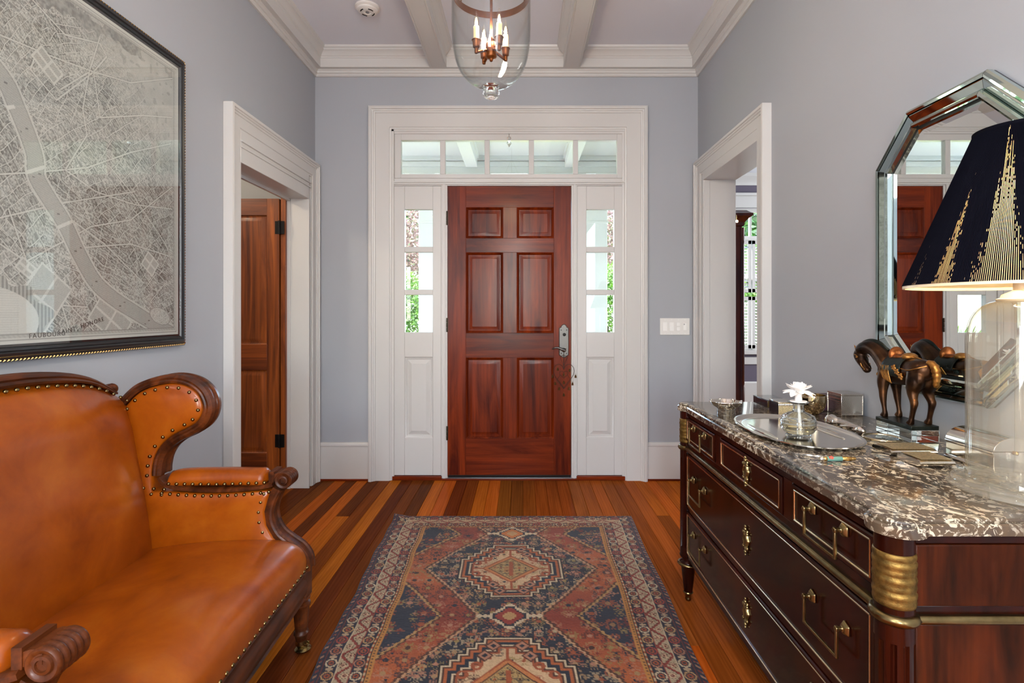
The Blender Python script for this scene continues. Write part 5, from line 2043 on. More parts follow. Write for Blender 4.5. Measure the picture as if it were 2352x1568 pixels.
# ------------------------------------------------------------------ bell jar lantern
LC = (-0.116, 2.00)
LN = thing('bell_jar_lantern', 'clear glass bell jar lantern with four lit candle bulbs on a copper stem', 'lantern', (LC[0], LC[1], ZC))
c3 = (LC[0], LC[1], 0)
prof = [(0.147, 2.62), (0.1475, 2.50), (0.148, 2.34), (0.1475, 2.29), (0.145, 2.245), (0.139, 2.205), (0.128, 2.168), (0.112, 2.138), (0.092, 2.115), (0.070, 2.100), (0.048, 2.092), (0.030, 2.089)]
prof = [tuple(p) for p in cr(prof, 3)]
inner = [(r_ - 0.003, z + 0.001) for r_, z in reversed(prof)]
MB().lathe(prof + inner + [prof[0]], c3, 64).build('glass_jar', CLEAR, LN, smooth=60)
MB().lathe([(0.0, 2.092), (0.030, 2.090), (0.031, 2.084), (0.022, 2.080), (0.024, 2.076), (0.031, 2.068), (0.032, 2.058), (0.026, 2.048), (0.014, 2.043), (0, 2.042)], c3, 32).build('glass_finial', CRYSTAL, LN, smooth=50)
m = MB().lathe([(0.1455, 2.425), (0.1455, 2.448), (0.1425, 2.450), (0.1425, 2.423)], c3, 64)
m.v.append(m.v[0]); m.v.pop()
m2 = MB()
pr = [(0.1440, 2.424), (0.1440, 2.449), (0.1400, 2.449), (0.1400, 2.424), (0.1440, 2.424)]
m2.lathe(pr, c3, 64)
m2.build('copper_band', COPPER, LN, smooth=40)
m = MB()
for k in range(3):
    a = 0.5 + k * 2 * PI / 3
    m.tube([(LC[0] + 0.142 * math.cos(a), LC[1] + 0.142 * math.sin(a), 2.44), (LC[0] + 0.15 * math.cos(a), LC[1] + 0.15 * math.sin(a), 2.64), (LC[0], LC[1], 2.95)], 0.003, 6)
m.build('hanging_rod', COPPER, LN)
MB().lathe([(0.0, ZC), (0.065, ZC), (0.065, ZC - 0.012), (0.03, ZC - 0.03), (0.006, ZC - 0.04), (0.005, 2.262), (0.0, 2.262)], c3, 24).build('stem', COPPER, LN, smooth=50)
MB().lathe([(0.0, 2.275), (0.007, 2.273), (0.009, 2.268), (0.013, 2.264), (0.010, 2.258), (0.017, 2.252), (0.0205, 2.248), (0.0205, 2.200), (0.018, 2.196), (0.007, 2.192), (0.006, 2.184), (0, 2.180)], c3, 28).build('hub', COPPER, LN, smooth=50)
CANDLE = plain('candle_sleeve', (206, 188, 150), 0.5)
BULB = emit('lit_bulb', (255, 196, 120), 9)
BGL = glass('bulb_glass', (1, 0.97, 0.92), (0.9, 0.7, 0.5), edgeamt=0.5)
for k, (dx, dy) in enumerate(((-0.86, -0.51), (0.52, -0.85), (-0.50, 0.86), (0.86, 0.50))):
    r_ = 0.062
    x, y = LC[0] + dx * r_, LC[1] + dy * r_
    z0 = 2.215
    m = MB()
    m.tube(cr([(LC[0] + dx * 0.016, LC[1] + dy * 0.016, 2.222), (LC[0] + dx * 0.036, LC[1] + dy * 0.036, 2.214), (LC[0] + dx * 0.054, LC[1] + dy * 0.054, 2.206), (x, y, 2.206)], 4), 0.0055, 8)
    m.lathe([(0.0, 2.196), (0.006, 2.198), (0.0075, 2.206), (0.0075, 2.216), (0.0125, 2.220), (0.013, 2.226), (0.0145, 2.240), (0.0175, 2.246), (0.0165, 2.248), (0.012, 2.240), (0.0, 2.238)], (x, y, 0), 20)
    arm = m.build('candle_arm', COPPER, LN, smooth=50)
    MB().lathe([(0.0105, 2.238), (0.0105, 2.296), (0.0085, 2.299), (0.0, 2.299)], (x, y, 0), 18).build('candle_sleeve', CANDLE, arm, smooth=50)
    MB().lathe([(0.006, 2.299), (0.0095, 2.308), (0.0105, 2.318), (0.0085, 2.332), (0.0045, 2.344), (0.0015, 2.352), (0.0, 2.356)], (x, y, 0), 16).build('bulb', BGL, arm, smooth=80)
    MB().tube(cr([(x - 0.002, y, 2.300), (x - 0.0035, y, 2.316), (x, y, 2.330), (x + 0.0035, y, 2.316), (x + 0.002, y, 2.300)], 4), 0.0016, 6).build('filament', BULB, arm)
    lamp('candle_bulb', 'POINT', (x, y, 2.318), (0, 0, 0), 6.5, (1.0, 0.78, 0.54), shadow_soft_size=0.008)

# ------------------------------------------------------------------ smoke detector, switch plate
SD = thing('smoke_detector', 'round white smoke detector on the ceiling left of the beam', 'detector', (-0.975, 3.35, ZC))
c3 = (-0.975, 3.35, 0)
MB().lathe([(0.0, ZC - 0.001), (0.076, ZC - 0.001), (0.076, ZC - 0.010), (0.070, ZC - 0.016), (0.064, ZC - 0.018), (0.062, ZC - 0.026), (0.052, ZC - 0.033), (0.024, ZC - 0.036), (0.022, ZC - 0.032), (0, ZC - 0.032)], c3, 40).build('body', WHITEP, SD, smooth=40)
m = MB()
for a0 in (0.4, 2.0, 3.6, 5.2):
    for k in range(6):
        a = a0 + k * 0.12
        m.box(-0.003, 0.003, -0.002, 0.002, 0, 0.003)
        kk = len(m.v) - 8
        m.v[kk:] = [(c3[0] + 0.041 * math.cos(a) + x * math.cos(a) - y * math.sin(a) * 2.2, c3[1] + 0.041 * math.sin(a) + x * math.sin(a) + y * math.cos(a) * 2.2, ZC - 0.0365 + z) for x, y, z in m.v[kk:]]
m.build('vent_slot', BLACK, SD, smooth=0)
MB().lathe([(0.0, ZC - 0.038), (0.010, ZC - 0.037), (0.011, ZC - 0.033)], c3, 18).build('test_button', plain('grey_plastic', (120, 120, 124), 0.4), SD)

SW = thing('light_switch_plate', 'white four gang light switch plate right of the entrance', 'switch', (FX(1549.5), YF, FZ(749.5)))
x0, x1, z0, z1 = FX(1515.5), FX(1583.5), FZ(769), FZ(730.5)
box('plate', WHITEP, SW, x0, x1, YF - 0.007, YF - 0.0005, z0, z1, bevel=0.003)
gw = (x1 - x0 - 0.022) / 4
WP2 = plain('switch_rocker', (246, 245, 242), 0.3)
for k in range(4):
    xc = x0 + 0.011 + gw * (k + 0.5)
    zc = (z0 + z1) / 2
    f = MB().box(xc - 0.0175, xc + 0.0175, YF - 0.0085, YF - 0.006, zc - 0.034, zc + 0.034).build('rocker_frame', WHITEP, SW, bevel=0.001)
    if k < 2:
        MB().prism([(YF - 0.0085, zc - 0.032), (YF - 0.0125, zc - 0.032), (YF - 0.0095, zc), (YF - 0.0090, zc + 0.032), (YF - 0.0085, zc + 0.032)], lambda a, b, t: (t, a, b), xc - 0.0155, xc + 0.0155).build('rocker', WP2, f, smooth=0)
    elif k == 2:
        box('toggle', WP2, f, xc - 0.012, xc + 0.012, YF - 0.011, YF - 0.0084, zc + 0.004, zc + 0.030, bevel=0.002)
        box('toggle', WP2, f, xc - 0.012, xc + 0.012, YF - 0.011, YF - 0.0084, zc - 0.030, zc - 0.004, bevel=0.002)
    else:
        box('toggle', WP2, f, xc - 0.011, xc + 0.011, YF - 0.010, YF - 0.0084, zc - 0.026, zc + 0.026, bevel=0.002)
        box('dimmer_slide', plain('dimmer_grey', (176, 176, 176), 0.4), f, xc - 0.010, xc - 0.002, YF - 0.013, YF - 0.0098, zc + 0.012, zc + 0.022, bevel=0.001)
m = MB()
for k in range(4):
    xc = x0 + 0.011 + gw * (k + 0.5)
    for z in (z0 + 0.012, z1 - 0.012):
        m.lathe([(0.0, 0.0), (0.0028, 0.0), (0.003, -0.001)], (0, 0, 0), 10, axis='y')
        kk = len(m.v) - 30
        m.v[kk:] = [(a + xc, b + YF - 0.0075, c + z) for a, b, c in m.v[kk:]]
m.build('screw', WP2, SW)

# ------------------------------------------------------------------ crystal pendant on the transom
CP = thing('crystal_pendant', 'small clear crystal pendant hanging over the middle transom pane', 'ornament', (AX(1169.5, YF), YF - 0.016, AZ(312, YF)))
px_, pz_ = AX(1169.5, 3.91), AZ(330, 3.91)
yq = YF - 0.020
MB().lathe([(0.0, 0), (0.009, 0), (0.011, 0.004), (0.006, 0.007)], (0, 0, 0), 12, axis='y').build('suction_hook', CLEAR, CP, local=True)
CP.children[-1].location = (0, -0.004, 0.012)
MB().tube([(px_, yq, pz_ + 0.075), (px_, yq - 0.004, pz_ + 0.055), (px_, yq, pz_ + 0.048)], 0.0012, 6).build('wire', BRASSD, CP)
m = MB()
m.ico((px_, yq, pz_ + 0.040), 0.0145, 6, 4, (1, 0.5, 1.0))
m.build('crystal_bead', CRYSTAL, CP, smooth=0)
m = MB()
L = [(0, 0, -0.028), (0.0185, 0, 0.004), (0.010, 0, 0.022), (-0.010, 0, 0.022), (-0.0185, 0, 0.004)]
m.add([(px_ + a, yq, pz_ + c) for a, b, c in L] + [(px_, yq - 0.007, pz_), (px_, yq + 0.007, pz_)], [(0, 1, 5), (1, 2, 5), (2, 3, 5), (3, 4, 5), (4, 0, 5), (1, 0, 6), (2, 1, 6), (3, 2, 6), (4, 3, 6), (0, 4, 6)])
m.build('crystal_drop', CRYSTAL, CP, smooth=0)

# ------------------------------------------------------------------ heart wind chime on the lever
HC = thing('heart_chime', 'rusty wire heart with little bells hanging from the door lever', 'ornament', (AX(1295, 3.885), 3.885, 0.86))
YW = 3.892
hp = lambda a, b: (AX(a, YW), YW, AZ(b, YW))
WIRE = plain('rusty_wire', (64, 46, 38), 0.6, metal=0.6, var=0.4, vscale=80)


def heart(cx, top, w_, h_, r_):
    pts = []
    for i in range(28):
        t = 2 * PI * i / 28
        a = 16 * math.sin(t) ** 3 / 16
        b = (13 * math.cos(t) - 5 * math.cos(2 * t) - 2 * math.cos(3 * t) - math.cos(4 * t))
        b = (b + 17) / 29
        pts.append(hp(cx + a * w_, top + h_ * (1 - b)))
    return MB().tube(pts, r_, 6, closed=True, up=(0, 1, 0))


m = heart(1295, 836, 24, 57, 0.0019)
m.build('heart_wire', WIRE, HC)
m = heart(1295, 852, 10, 17, 0.0015)
for p, q, r_ in (((1286, 862), (1279, 873), 0.0014), ((1279, 873), (1295, 893), 0.0014), ((1295, 893), (1311, 873), 0.0014), ((1311, 873), (1304, 862), 0.0014),
                 ((1295, 814), (1295, 845), 0.0026), ((1287, 820), (1294, 839), 0.0013), ((1303, 820), (1296, 839), 0.0013), ((1287, 820), (1295, 814), 0.0013), ((1303, 820), (1295, 814), 0.0013)):
    m.tube([hp(*p), hp(*q)], r_, 6, up=(0, 1, 0))
m.build('inner_wire', WIRE, HC)
m = MB()
m.tube([(AX(1295, 3.9), 3.905, AZ(806, 3.9)), (AX(1300, 3.88), 3.872, AZ(800, 3.88)), (AX(1295, 3.88), 3.868, AZ(808, 3.88)), hp(1295, 814)], 0.0014, 6)
m.build('hanging_loop', WIRE, HC)
BELL = plain('tarnished_bell', (120, 92, 58), 0.45, metal=0.9, var=0.4, vscale=60)
for a, b in ((1322, 862), (1315, 879), (1307, 890), (1295, 904), (1284, 890), (1275, 878), (1269, 862), (1295, 858), (1295, 876), (1308, 848), (1281, 845)):
    x, y, z = hp(a, b)
    mm = MB()
    mm.lathe([(0.0, z + 0.004), (0.004, z + 0.003), (0.006, z - 0.002), (0.0085, z - 0.017), (0.0075, z - 0.017), (0.0, z - 0.006)], (x, YW - 0.002, 0), 4)
    mm.tube([(x - 0.002, YW - 0.002, z + 0.004), (x - 0.004, YW - 0.002, z + 0.009), (x, YW - 0.002, z + 0.013), (x + 0.004, YW - 0.002, z + 0.009), (x + 0.002, YW - 0.002, z + 0.004)], 0.0008, 5, up=(0, 1, 0))
    mm.build('bell', BELL, HC, smooth=0)

# ------------------------------------------------------------------ tall mahogany cabinet in the room on the right
AR = thing('armoire', 'tall dark mahogany cabinet beyond the right doorway', 'cabinet', (1.85, 5.45, 0))
ax0, ax1, ay0, ay1 = 1.52, 2.155, 5.20, 5.95
box('body', ARMOIRE, AR, ax0, ax1, ay0, ay1, 0.12, 2.10, bevel=0.004)
m = MB().rings([[(ax0, ay0 - d, z), (ax1 + d, ay0 - d, z), (ax1 + d, ay1 + d, z), (ax0, ay1 + d, z)] for d, z in ((0.0, 2.08), (0.015, 2.09), (0.018, 2.12), (0.05, 2.16), (0.075, 2.175), (0.078, 2.20), (0.06, 2.21), (0.03, 2.235), (0.0, 2.24))])
m.build('cornice', ARMOIRE, AR, smooth=20)
m = MB()
m.lathe([(0.024, 0.12), (0.024, 0.5), (0.018, 0.52), (0.022, 0.54), (0.022, 1.90), (0.028, 1.93), (0.02, 1.96), (0.024, 2.07)], (ax1 + 0.004, ay0 + 0.01, 0), 16)
m.build('corner_column', ARMOIRE, AR)
for a, b in ((ay0 + 0.06, (ay0 + ay1) / 2 - 0.005), ((ay0 + ay1) / 2 + 0.005, ay1 - 0.06)):
    MB().panel(a, b, 0.2, 2.0, [(0, 0), (0.05, 0), (0.06, 0.012), (0.1, 0.004)], lambda p, q, t: (ax1 + 0.014 - t, p, q), back=0.02).build('door', ARMOIRE, AR, smooth=20)
MB().box(ax0, ax1 + 0.02, ay0 - 0.02, ay1 + 0.02, 0.02, 0.14).box(ax0 + 0.02, ax1 - 0.02, ay0 + 0.02, ay1 - 0.02, 0, 0.03).build('plinth', ARMOIRE, AR, bevel=0.006)
PL = thing('picture_lamp', 'tiny bright lamp glowing just past the right door jamb', 'lamp', (2.05, 5.10, 2.12))
m = MB().ico((2.047, 5.060, 2.108), 0.012, 12, 8)
m.build('bulb', emit('spark', (255, 220, 170), 40), PL)
MB().lathe([(0.006, 2.118), (0.008, 2.14), (0.008, 2.172), (0, 2.172)], (2.047, 5.085, 0), 10).tube([(2.047, 5.062, 2.110), (2.047, 5.08, 2.122)], 0.006, 8).build('socket', BRASSD, PL)
# ------------------------------------------------------------------ things on the marble top
ZM = 0.8502


def onm(py, px_, z=0.0):
    """spot on the slab that the photo shows at that place"""
    Y = (CAM_H - ZM - z) * FOC / (py - 718.0)
    return (px_ - 1199.0) / FOC * Y, Y


# table lamp with glass bell
lx, ly = 1.082, 1.152
TL = thing('table_lamp', 'glass bell table lamp with black string shade on the near end of the commode', 'lamp', (lx, ly, ZM))
c3 = (lx, ly, 0)
MB().lathe([(0.0, ZM), (0.122, ZM), (0.127, ZM + 0.003), (0.127, ZM + 0.007), (0.121, ZM + 0.011), (0.119, ZM + 0.012), (0.121, ZM + 0.015), (0.119, ZM + 0.019), (0.113, ZM + 0.022), (0.109, ZM + 0.023), (0.0, ZM + 0.022)], c3, 72).build('glass_base', LAMPB, TL, smooth=40)
bell = [tuple(p) for p in cr([(0.096, ZM + 0.023), (0.0945, ZM + 0.030), (0.0935, ZM + 0.06), (0.0935, ZM + 0.20), (0.0935, ZM + 0.315), (0.092, ZM + 0.345), (0.086, ZM + 0.372), (0.074, ZM + 0.393), (0.056, ZM + 0.407), (0.036, ZM + 0.414)], 4)]
MB().lathe(bell + [(r_ - 0.003, z) for r_, z in reversed(bell)] + [bell[0]], c3, 72).build('glass_bell', LAMPG, TL, smooth=60)
MB().lathe([(0.0, ZM + 0.023), (0.020, ZM + 0.023), (0.021, ZM + 0.034), (0.0125, ZM + 0.038), (0.0105, ZM + 0.06), (0.0105, ZM + 0.40), (0.016, ZM + 0.41), (0.0, ZM + 0.411)], c3, 24).build('clear_rod', LAMPG, TL, smooth=50)
CREAM = plain('cream_ceramic', (240, 222, 186), 0.35)
MB().lathe([(0.0, ZM + 0.410), (0.040, ZM + 0.411), (0.042, ZM + 0.416), (0.034, ZM + 0.420), (0.032, ZM + 0.426), (0.024, ZM + 0.430), (0.013, ZM + 0.436), (0.012, ZM + 0.470), (0.016, ZM + 0.474), (0.016, ZM + 0.52), (0, ZM + 0.52)], c3, 28).build('collar', CREAM, TL, smooth=50)
sz0, sz1, sr0, sr1 = 1.299, 1.632, 0.209, 0.079
lt = NT('shade_liner')
lt.set(base=lin((244, 224, 178)), rough=0.9)
tr = lt.n('BsdfTranslucent')
tr.inputs[0].default_value = tuple(lin((250, 222, 170))) + (1,)
ms = lt.n('MixShader')
ms.inputs[0].default_value = 0.6
lt.l(lt.b.outputs[0], ms.inputs[1]); lt.l(tr.outputs[0], ms.inputs[2]); lt.l(ms.outputs[0], lt.out.inputs[0])
shd = MB().lathe([(sr0 - 0.003, sz0 - 0.002), (sr1 - 0.003, sz1)], c3, 96)
shd.f = [f for f in shd.f if len(f) == 4]
shade = shd.build('lamp_shade', lt.m, TL, smooth=60, recalc=False)
MB().lathe([(sr0 - 0.005, sz0 - 0.006), (sr0 + 0.0005, sz0 - 0.006), (sr0 + 0.0005, sz0 + 0.001), (sr0 - 0.005, sz0 + 0.001), (sr0 - 0.005, sz0 - 0.006)], c3, 96).build('shade_rim', CREAM, shade, smooth=30)
# black strings wound from the top ring to the bottom ring, two crossing layers
STR = plain('black_string', (10, 10, 18), 0.9, spec=0.04)
rs = np.random.RandomState(8)
m = MB()
N, NTZ = 400, 72


def spt(a, t, out=0.0):
    r_ = sr0 + (sr1 - sr0) * t + out
    return (lx + r_ * math.cos(a), ly + r_ * math.sin(a), sz0 + (sz1 - sz0) * t)


def reach(deg):
    g = lambda c, w_, h: h * math.exp(-((deg - c) / w_) ** 2)
    return max(g(217, 10, 1.02), g(190, 4.5, 0.70), g(169.5, 2.0, 0.36), g(246, 5, 0.8), g(60, 20, 0.8), g(110, 8, 0.5))


for k in range(N):
    a = 2 * PI * k / N
    pit = 2 * PI / N
    gap = 0.24 + 0.10 * rs.rand()
    m.add([spt(a, 0, 0.0012), spt(a + pit * (1 - gap) / 2, 0, 0.0020), spt(a + pit * (1 - gap), 0, 0.0012), spt(a + pit * (1 - gap), 1, 0.0012), spt(a + pit * (1 - gap) / 2, 1, 0.0020), spt(a, 1, 0.0012)],
          [(0, 1, 4, 5), (1, 2, 3, 4)])
    # the next string lies close here and there: closed lengths of the gap
    rc = reach(math.degrees(a) % 360) * (0.75 + 0.5 * rs.rand())
    t0, closed = 0.0, None
    for q in range(NTZ + 1):
        t = q / NTZ
        op = q < NTZ and rs.rand() < max(0.0, min(1.0, (rc - t - 0.06) / 0.34))
        if op:
            if closed is not None and closed < t:
                m.add([spt(a + pit * (1 - gap), closed, 0.0012), spt(a + pit, closed, 0.0012), spt(a + pit, t, 0.0012), spt(a + pit * (1 - gap), t, 0.0012)], [(0, 1, 2, 3)])
            closed = None
        elif closed is None:
            closed = t
    if closed is not None and closed < 1:
        m.add([spt(a + pit * (1 - gap), closed, 0.0012), spt(a + pit, closed, 0.0012), spt(a + pit, 1, 0.0012), spt(a + pit * (1 - gap), 1, 0.0012)], [(0, 1, 2, 3)])
m.build('string_winding', STR, shade, smooth=0, kind='stuff', recalc=False)
MB().lathe([(sr1 - 0.004, sz1 - 0.004), (sr1 + 0.003, sz1 - 0.004), (sr1 + 0.003, sz1 + 0.004), (sr1 - 0.004, sz1 + 0.004), (sr1 - 0.004, sz1 - 0.004)], c3, 64).build('shade_ring', STR, shade, smooth=30)
MB().lathe([(0.006, ZM + 0.52), (0.012, ZM + 0.53), (0.028, ZM + 0.565), (0.030, ZM + 0.585), (0.022, ZM + 0.612), (0.0, ZM + 0.622)], c3, 20).build('bulb', emit('warm_bulb', (255, 214, 150), 3), TL, smooth=80)
m = MB()
for k in range(3):
    a = k * 2 * PI / 3 + 0.4
    m.tube([(lx, ly, sz0 + 0.09), (lx + 0.171 * math.cos(a), ly + 0.171 * math.sin(a), sz0 + 0.09)], 0.0012, 6)
m.tube([(lx, ly, ZM + 0.52), (lx, ly, ZM + 0.53)], 0.004, 6)
m.build('shade_spider', BRASSD, shade)
lamp('lamp_bulb', 'POINT', (lx, ly, ZM + 0.59), (0, 0, 0), 40.0, (1.0, 0.74, 0.44), shadow_soft_size=0.035)

# oval silver tray with two raised side grips
TR = thing('oval_tray', 'oval polished silver tray with raised grips on the marble', 'tray', (0.878, 1.716, ZM))


def oval(ax, ay, z, n=72, p=2.35):
    out_ = []
    for i in range(n):
        a = 2 * PI * i / n
        c, s = math.cos(a), math.sin(a)
        out_.append((0.878 + ax * math.copysign(abs(c) ** (2 / p), c), 1.716 + ay * math.copysign(abs(s) ** (2 / p), s), z))
    return out_


m = MB().rings([oval(0.128, 0.222, ZM), oval(0.134, 0.228, ZM + 0.001), oval(0.150, 0.244, ZM + 0.009), oval(0.154, 0.248, ZM + 0.0115), oval(0.156, 0.250, ZM + 0.0105), oval(0.156, 0.250, ZM + 0.0135),
                oval(0.152, 0.246, ZM + 0.0140), oval(0.148, 0.242, ZM + 0.0105), oval(0.134, 0.228, ZM + 0.0035), oval(0.128, 0.222, ZM + 0.003)])
m.build('dish', SILVER, TR, smooth=60)
for s in (-1, 1):
    m = MB()
    xq = 0.878 + s * 0.102
    path = [(xq, 1.716 - 0.098 + 0.196 * k / 20, ZM + 0.0035) for k in range(21)]
    m.sweep([(-0.012, 0), (-0.008, 0.0045), (-0.003, 0.0055), (0, 0.0035), (0.003, 0.0055), (0.008, 0.0045), (0.012, 0)], path,
            scale=[max(0.15, min(1, 1 - abs(k - 10) / 10 * 0.85 + 0.25)) for k in range(21)])
    m.build('grip', SILVER, TR, smooth=60)

# scent diffuser with white flower
dx, dy = 0.868, 1.668
zt = ZM + 0.0032
DF = thing('scent_diffuser', 'ribbed glass scent bottle with white bisque flower on the silver tray', 'bottle', (dx, dy, zt))
c3 = (dx, dy, 0)
body = []
for k in range(37):
    t = k / 36
    z = zt + 0.076 * t
    r0_ = 0.051 * (1 - abs(2 * t - 0.96) ** 3.0) ** 0.5 if 0 < t < 0.98 else 0
    if t <= 0.03:
        r0_ = 0.036
    if t >= 0.97:
        r0_ = 0.017
    r0_ = max(r0_, 0.017)
    rib = 0.0022 * max(0, math.sin(t * 2 * PI * 4.0)) * (0.15 < t < 0.85)
    body.append((r0_ + rib, z))
neck = [(0.0155, zt + 0.082), (0.015, zt + 0.093), (0.018, zt + 0.098), (0.031, zt + 0.1025), (0.032, zt + 0.1045), (0.020, zt + 0.103), (0.0125, zt + 0.098), (0.0125, zt + 0.082)]
MB().lathe([(0, zt + 0.0003)] + body + neck + [(0.0145, zt + 0.073), (0.046, zt + 0.050), (0.0478, zt + 0.035), (0.040, zt + 0.010), (0.0, zt + 0.008)], c3, 48).build('glass_bottle', CRYSTAL, DF, smooth=60)
MB().lathe([(0, zt + 0.0105), (0.039, zt + 0.0108), (0.0468, zt + 0.030), (0.0470, zt + 0.038), (0, zt + 0.038)], c3, 40).build('scent_oil', glass('scent_oil', (0.96, 0.90, 0.76), (0.80, 0.70, 0.45), edgeamt=0.5), DF, smooth=40)
MB().tube([(dx + 0.006, dy, zt + 0.012), (dx + 0.003, dy, zt + 0.06), (dx, dy, zt + 0.108)], 0.0050, 12).build('wick', CLAY, DF)
box('wick_end', CLAY, DF, dx + 0.0015, dx + 0.0125, dy - 0.005, dy + 0.005, zt + 0.009, zt + 0.0205, bevel=0.001)
MB().lathe([(0.0, zt + 0.099), (0.011, zt + 0.099), (0.024, zt + 0.1045), (0.024, zt + 0.1075), (0.011, zt + 0.1080), (0.0095, zt + 0.125), (0.013, zt + 0.136), (0.0, zt + 0.138)], c3, 28).build('stopper', CLAY, DF, smooth=50)
fc = Vector((dx, dy, zt + 0.134))
for ring, (cnt, ln, tilt, w_) in enumerate(((9, 0.044, 10, 0.0125), (9, 0.041, 34, 0.0115), (7, 0.032, 62, 0.011))):
    for k in range(cnt):
        a = 2 * PI * (k + 0.5 * ring) / cnt + 0.3
        tl = R(tilt + (8 * math.sin(k * 2.3)))
        rows_ = []
        for t in np.linspace(0, 1, 6):
            r_ = ln * t
            zz = math.sin(tl) * r_ - 0.012 * t * t * (ring == 0) + 0.002
            rad = math.cos(tl) * r_ + 0.004
            w2 = w_ * (math.sin(PI * (0.12 + 0.86 * t)) ** 0.8) + 0.0005
            row = []
            for q in (-1, -0.5, 0, 0.5, 1):
                off_ = w2 * q
                row.append((fc.x + rad * math.cos(a) - off_ * math.sin(a), fc.y + rad * math.sin(a) + off_ * math.cos(a), fc.z + zz + 0.005 * q * q * (1 - t)))
            rows_.append(row)
        top_ = [p for row in rows_ for p in row]
        bot = [(p[0], p[1], p[2] - 0.0022) for p in top_]
        n5 = 5
        fs = []
        for i in range(5):
            for j in range(4):
                a_, b_ = i * n5 + j, i * n5 + j + 1
                fs.append((a_, b_, b_ + n5, a_ + n5))
                fs.append((a_ + 30, a_ + n5 + 30, b_ + n5 + 30, b_ + 30))
        rim = [j for j in range(5)] + [i * 5 + 4 for i in range(1, 6)] + [25 + j for j in (3, 2, 1, 0)] + [i * 5 for i in (4, 3, 2, 1)]
        for i in range(len(rim)):
            p, q = rim[i], rim[(i + 1) % len(rim)]
            fs.append((q, p, p + 30, q + 30))
        MB().add(top_ + bot, fs).build('petal', CLAY, DF, smooth=80)
m = MB().lathe([(0.0, fc.z + 0.002), (0.010, fc.z + 0.006), (0.0145, fc.z + 0.015), (0.013, fc.z + 0.026), (0.007, fc.z + 0.031), (0.009, fc.z + 0.024), (0.0, fc.z + 0.020)], (fc.x, fc.y, 0), 24, rmod=lambda a, h: 1 + 0.09 * math.cos(5 * a + 200 * h))
m.build('flower_heart', CLAY, DF, smooth=80)

# small silver dish at the far front corner
q = onm(941, 1675)
SDh = thing('silver_dish', 'small lobed silver dish at the far front corner of the marble', 'dish', (q[0], q[1] + 0.035, ZM))
c3 = (q[0], q[1] + 0.035, 0)
lob = lambda a, h: 1 + (0.05 * math.cos(8 * a) if h > ZM + 0.012 else 0)
MB().lathe([(0.0, ZM), (0.034, ZM), (0.036, ZM + 0.003), (0.052, ZM + 0.014), (0.060, ZM + 0.028), (0.059, ZM + 0.030), (0.055, ZM + 0.026), (0.048, ZM + 0.014), (0.032, ZM + 0.006), (0, ZM + 0.005)], c3, 96, rmod=lob).build('bowl', SILVER, SDh, smooth=50)
m = MB()
for k in range(8):
    a = 2 * PI * k / 8
    m.ico((c3[0] + 0.0625 * math.cos(a), c3[1] + 0.0625 * math.sin(a), ZM + 0.029), 0.0062, 8, 6, (1, 1, 0.6))
m.build('rim_scroll', SILVER, SDh, smooth=60)


def casket(name, label, x0, x1, y0, y1, h, front, side, lid, group=None, lidh=0.004):
    t = thing(name, label, 'box', ((x0 + x1) / 2, (y0 + y1) / 2, ZM), group=group)
    box('body', side, t, x0 + 0.0008, x1 - 0.0008, y0 + 0.0012, y1 - 0.0008, ZM, ZM + h - lidh, bevel=0.001)
    box('front_plate', front, t, x0 + 0.0015, x1 - 0.0015, y0, y0 + 0.002, ZM + 0.001, ZM + h - lidh - 0.0005, bevel=0.0005)
    box('lid', lid, t, x0, x1, y0, y1, ZM + h - lidh, ZM + h, bevel=0.0012)
    return t


BLK = plain('black_lacquer', (24, 20, 28), 0.18, coat=0.5)
casket('brass_front_box', 'low black box with brass front beside the silver dish', 1.000, 1.086, 2.166, 2.300, 0.031, BRASS, BLK, plain('wall_reflection_grey', (120, 122, 126), 0.15, metal=0.6))  # lid's grey base stands in for the wall reflected in it
casket('leather_box', 'dark purple leather box against the wall behind the scent bottle', 1.165, 1.285, 2.10, 2.24, 0.048, plain('purple_leather', (66, 30, 52), 0.5), plain('purple_leather_side', (58, 28, 48), 0.5), plain('purple_leather_lid', (70, 36, 56), 0.5))
t_ = casket('rope_edged_box', 'small silver box with rope border behind the scent bottle', 0.955, 1.022, 1.980, 2.055, 0.055, SILVERE, BLK, SILVER)
m = MB()
for k in range(11):
    m.ico((0.9585 + 0.006 * k, 1.979, ZM + 0.044), 0.0042, 8, 6, (0.9, 0.5, 1.2))
m.build('rope_border', SILVER, t_, smooth=60)
# engine-turned cube box
t_ = thing('silver_cube_box', 'square engraved silver box against the wall at the far end', 'box', (1.243, 2.045, ZM))
gs = NT('engine_turned_silver')
wv = gs.n('TexWave'); wv.wave_type = 'RINGS'; wv.rings_direction = 'SPHERICAL'
wv.inputs['Scale'].default_value = 9
tcg = gs.n('TexCoord'); mpg = gs.n('Mapping'); mpg.inputs['Location'].default_value = (0.0, 0, 0.0)
gs.l(tcg.outputs['Object'], mpg.inputs[0])
gr = gs.n('TexGradient'); gr.gradient_type = 'RADIAL'
mp2 = gs.n('Mapping'); mp2.inputs['Rotation'].default_value = (PI / 2, 0, 0); mp2.inputs['Location'].default_value = (0.0, 0.0, 0.0)
gs.l(tcg.outputs['Object'], mp2.inputs[0]); gs.l(mp2.outputs[0], gr.inputs[0])
mm_ = gs.n('Math', operation='MULTIPLY'); mm_.inputs[1].default_value = 420
gs.l(gr.outputs[0], mm_.inputs[0])
sn = gs.n('Math', operation='SINE'); gs.l(mm_.outputs[0], sn.inputs[0])
gs.set(base=lin((214, 206, 196)), rough=0.22, metal=1.0)
gs.bump(sn.outputs[0], 0.25, 0.0008)
m = MB().box(1.2032, 1.2828, 2.0002, 2.0898, ZM, ZM + 0.074)
